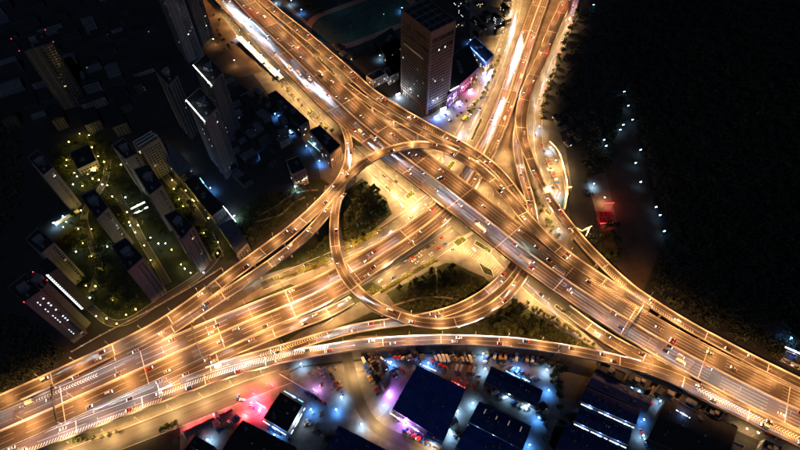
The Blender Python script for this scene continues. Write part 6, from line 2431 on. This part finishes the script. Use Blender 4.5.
goods = make_goods()
for poly, n, lb_ in [([(432, 349), (478, 350), (476, 362), (436, 362)], 26, 'pallet of cardboard crates in the yard under the bottom ramp'), ([(366, 352), (400, 352), (392, 384), (372, 384)], 20, 'pallet of crates among the stalls right of the orange lane'),
                     ([(490, 352), (540, 354), (540, 366), (500, 362)], 18, 'pallet of crates behind the long narrow shed'), ([(444, 408), (460, 412), (452, 424), (442, 420)], 10, 'pallet of crates on the notch of the white alley'),
                     ([(306, 370), (338, 366), (344, 392), (322, 394)], 12, 'pallet of crates on the violet paving left of the orange lane'), ([(456, 372), (482, 372), (478, 396), (466, 392)], 16, 'pallet of crates in the gap between the two upper sheds'),
                     ([(490, 388), (530, 406), (526, 412), (486, 396)], 14, 'pallet of crates in the alley below the long narrow shed'), ([(310, 408), (330, 410), (322, 436), (304, 430)], 10, 'pallet of crates in the blue alley right of the square shop')]:
    k = 0
    while k < n:
        x, y = random.uniform(min(p[0] for p in poly), max(p[0] for p in poly)), random.uniform(min(p[1] for p in poly), max(p[1] for p in poly))
        if inside(x, y, poly):
            q = P(x, y, 0)
            goods.place((q.x, q.y, 0.08), random.uniform(0, 3), 1.6, lb_, lb_.replace('pallet', 'pallets'), 'pallet')
            k += 1


# ------------------------------------------------------------------ sign gantries and masts
def gantry(rd, px, py, label, side=(1, -1), z=7.5, panel=True):
    pa = rd['path']
    s = s_of(rd, px, py)
    p, n, w = pa.at(s)
    c = Vector((p.x, p.y, p.z + rd['zoff']))
    root = thing('sign_gantry', label, 'sign gantry', c)
    d = Vector((n.y, -n.x, 0))
    for sg in side:
        b = MB()
        b.obox(n * (sg * (w / 2 - 0.75)) - d * 0.25 - n * 0.25 + Vector((0, 0, 0.02)), n * 0.5, d * 0.5, (0, 0, z))
        b.build('post', M['steel'], root)
    for dz in (0, 1.0):
        b = MB()
        b.obox(-n * (w / 2 - 0.5) - d * 0.2 + Vector((0, 0, z - 1.0 + dz)), n * (w - 1.0), d * 0.4, (0, 0, 0.35))
        b.build('beam', M['steel'], root)
    if panel:
        for f in (-0.26, 0.22):
            b = MB()
            b.obox(n * (w * f - w * 0.13) + d * 0.22 + Vector((0, 0, z - 1.6)), n * w * 0.26, d * 0.15, (0, 0, 2.6))
            b.build('sign_panel', M['sign_green'], root)


gantry(second, 58, 405, 'sign gantry spanning the second highway at the lower left')
gantry(D1, 207, 294, 'sign gantry over the long upper ramp above the striped gore')
gantry(second, 197, 344, 'sign gantry spanning the second highway above the tan road')
gantry(I_, 292, 355, 'lit gantry at the gore where the inner ramp joins the bottom ramp', panel=True)
gantry(main, 634, 323, 'sign gantry over the right-hand part of the diagonal highway')
q = P(553, 358, 0)
root = thing('pale_mast', 'leaning pale mast at the right end of the market yard', 'mast', (q.x, q.y, 0.05))
b = MB()
b.tube((0, 0, 0), (0.6, 0, 20), 0.4, 0.22, 8)
b.build('pole', M['parapet'], root)
b = MB()
b.box((0.6, 0, 20.2), (3, 1.2, 0.4))
b.build('lamp_head', M['steel'], root)

# fence along the residential edge of the long upper ramp
pa = Path([(72, 352, 0, 1), (100, 336, 0, 1), (130, 321, 0, 1), (160, 305, 0, 1), (200, 282, 0, 1), (222, 268, 0, 1)], 5)
root = thing('boundary_fence', 'pale posted fence between the yellow lane and the long upper ramp', 'fence', pa.p[0])
b = MB()
for i in range(len(pa.p) - 1):
    p0, p1 = pa.p[i] - pa.p[0], pa.p[i + 1] - pa.p[0]
    b.obox(p0 - pa.n[i] * 0.1, p1 - p0, pa.n[i] * 0.2, (0, 0, 1.6))
b.build('wall_panel', M['concrete'], root)
pm = MB()
pm.box((0, 0, 1.1), (0.5, 0.5, 2.2))
pmesh = pm.mesh('post', M['parapet'])
s = 0
while s < pa.L:
    p, n, w = pa.at(s)
    link('post', pmesh, root, p - pa.p[0])
    s += 8
st = street('street', 'narrow yellow-lit lane curving round the residential courtyard', [(60, 298, .08, 6), (84, 302, .08, 6), (98, 314, .08, 6), (116, 327, .08, 6), (136, 318, .08, 6), (160, 300, .08, 6), (190, 282, .08, 6), (214, 262, .08, 6), (220, 250, .08, 6)], 'street', False, True)
st = street('street', 'straight yellow-lit lane between the two right-hand tower chains', [(150, 160, .08, 7), (172, 184, .08, 7), (196, 212, .08, 7), (212, 240, .08, 7), (220, 258, .08, 7)], 'street', False, True)
st = street('street', 'courtyard lane leading down past the white garden lamps', [(108, 160, .08, 6), (104, 184, .08, 6), (84, 212, .08, 6), (90, 240, .08, 6), (100, 270, .08, 6), (92, 292, .08, 6)], 'street', False, True)
st = street('street', 'courtyard lane beside the white lit pavilion', [(118, 196, .08, 6), (130, 216, .08, 6), (142, 240, .08, 6), (154, 260, .08, 6), (168, 284, .08, 6)], 'street', False, True)

# ------------------------------------------------------------------ drop source vehicles and lamps that found no place
for kit in car_on + car_away + van_on + car_off + van_off + truck_on + truck_off + bus_on + [lamp_hw, lamp_ramp, lamp_gr, lamp_twin, garden_y, garden_w, yl_white, yl_blue, yl_path, yl_amber] + trees + lamplit_trees + stalls + [goods]:
    if not kit.used:
        r_ = kit.root
        for c_ in list(r_.children):
            for g_ in list(c_.children):
                bpy.data.objects.remove(g_)
            bpy.data.objects.remove(c_)
        bpy.data.objects.remove(r_)
ORD = 'first second third fourth fifth sixth seventh eighth ninth tenth eleventh twelfth thirteenth fourteenth fifteenth sixteenth seventeenth eighteenth nineteenth twentieth'.split()
ORD += ['twenty-' + w for w in ORD[:9]] + ['thirtieth'] + ['thirty-' + w for w in ORD[:9]] + ['fortieth'] + ['forty-' + w for w in ORD[:9]] + ['fiftieth'] + ['fifty-' + w for w in ORD[:9]] + ['sixtieth']


def to_px(p):
    z = p[2] - CAM_H
    cy = p[1] * math.cos(TILT) + z * math.sin(TILT)
    cz = -p[1] * math.sin(TILT) + z * math.cos(TILT)
    return 400 + FPX * p[0] / -cz, 225 - FPX * cy / -cz


def tell_apart():
    """look first (paint colour), then place along the group"""
    byl = {}
    for o in C.objects:
        if o.parent is None and o.get('label') and o.get('category'):
            lb = o['label']
            if o.name.split('.')[0] in ('car', 'van', 'truck', 'bus'):
                nm = o.name.split('.')[0]
                for c in o.children:
                    if c.name.split('.')[0] in ('body', 'cab'):
                        m0 = c.data.materials[0].name
                        col = m0.split('_')[0]
                        w = {'car': 'car', 'van': 'van', 'truck': 'box truck', 'bus': 'bus'}[nm]
                        if nm == 'truck':
                            col = col + ' cab'
                        for gen in ('parked vehicle', 'vehicle parked', 'car parked', 'van parked', 'box truck parked'):
                            if lb.startswith(gen):
                                lb = (w + ' parked' if gen != 'parked vehicle' else 'parked ' + w) + lb[len(gen):]
                                break
                        if lb.startswith('pale city bus'):
                            break
                        lb = (col + ' ' + lb) if 'cab' not in col else lb.replace('box truck', col.split()[0] + '-cabbed box truck', 1)
                o['label'] = lb
                if o.get('group') is None:
                    o['group'] = 'vehicles'
                o['category'] = {'car': 'car', 'van': 'van', 'truck': 'truck', 'bus': 'bus'}[nm]
            if len(lb.split()) > 12:
                for a_, b_ in ((' with lit lamps', ''), (' with bright headlights', ''), (' with headlights', ''), ('driving down the widest', 'heading down the'), ('coming down', 'going down'), (' left of the northern highway', ' by the northern highway'), (' from the parapet', '')):
                    if len(lb.split()) > 12:
                        lb = lb.replace(a_, b_)
                o['label'] = lb
            byl.setdefault(lb, []).append(o)
    for lb, os_ in byl.items():
        n = len(os_)
        if n < 2 or n > len(ORD):
            continue
        pts = [to_px(o.location) for o in os_]
        sx = max(p[0] for p in pts) - min(p[0] for p in pts)
        sy = max(p[1] for p in pts) - min(p[1] for p in pts)
        ax = 0 if sx > sy else 1
        order = sorted(range(n), key=lambda i: pts[i][ax])
        for k, i in enumerate(order):
            os_[i]['label'] = lb + ', ' + (ORD[k] if k < n - 1 or n > 3 else 'last') + (' from left' if ax == 0 else ' from top')


tell_apart()
for o in list(bpy.data.objects):
    if o.get('category') is None and o.parent is None and o.get('label'):
        o['category'] = o.name.split('.')[0].replace('_', ' ')
print('trees', NT, 'houses', HN, 'cars', NCAR)
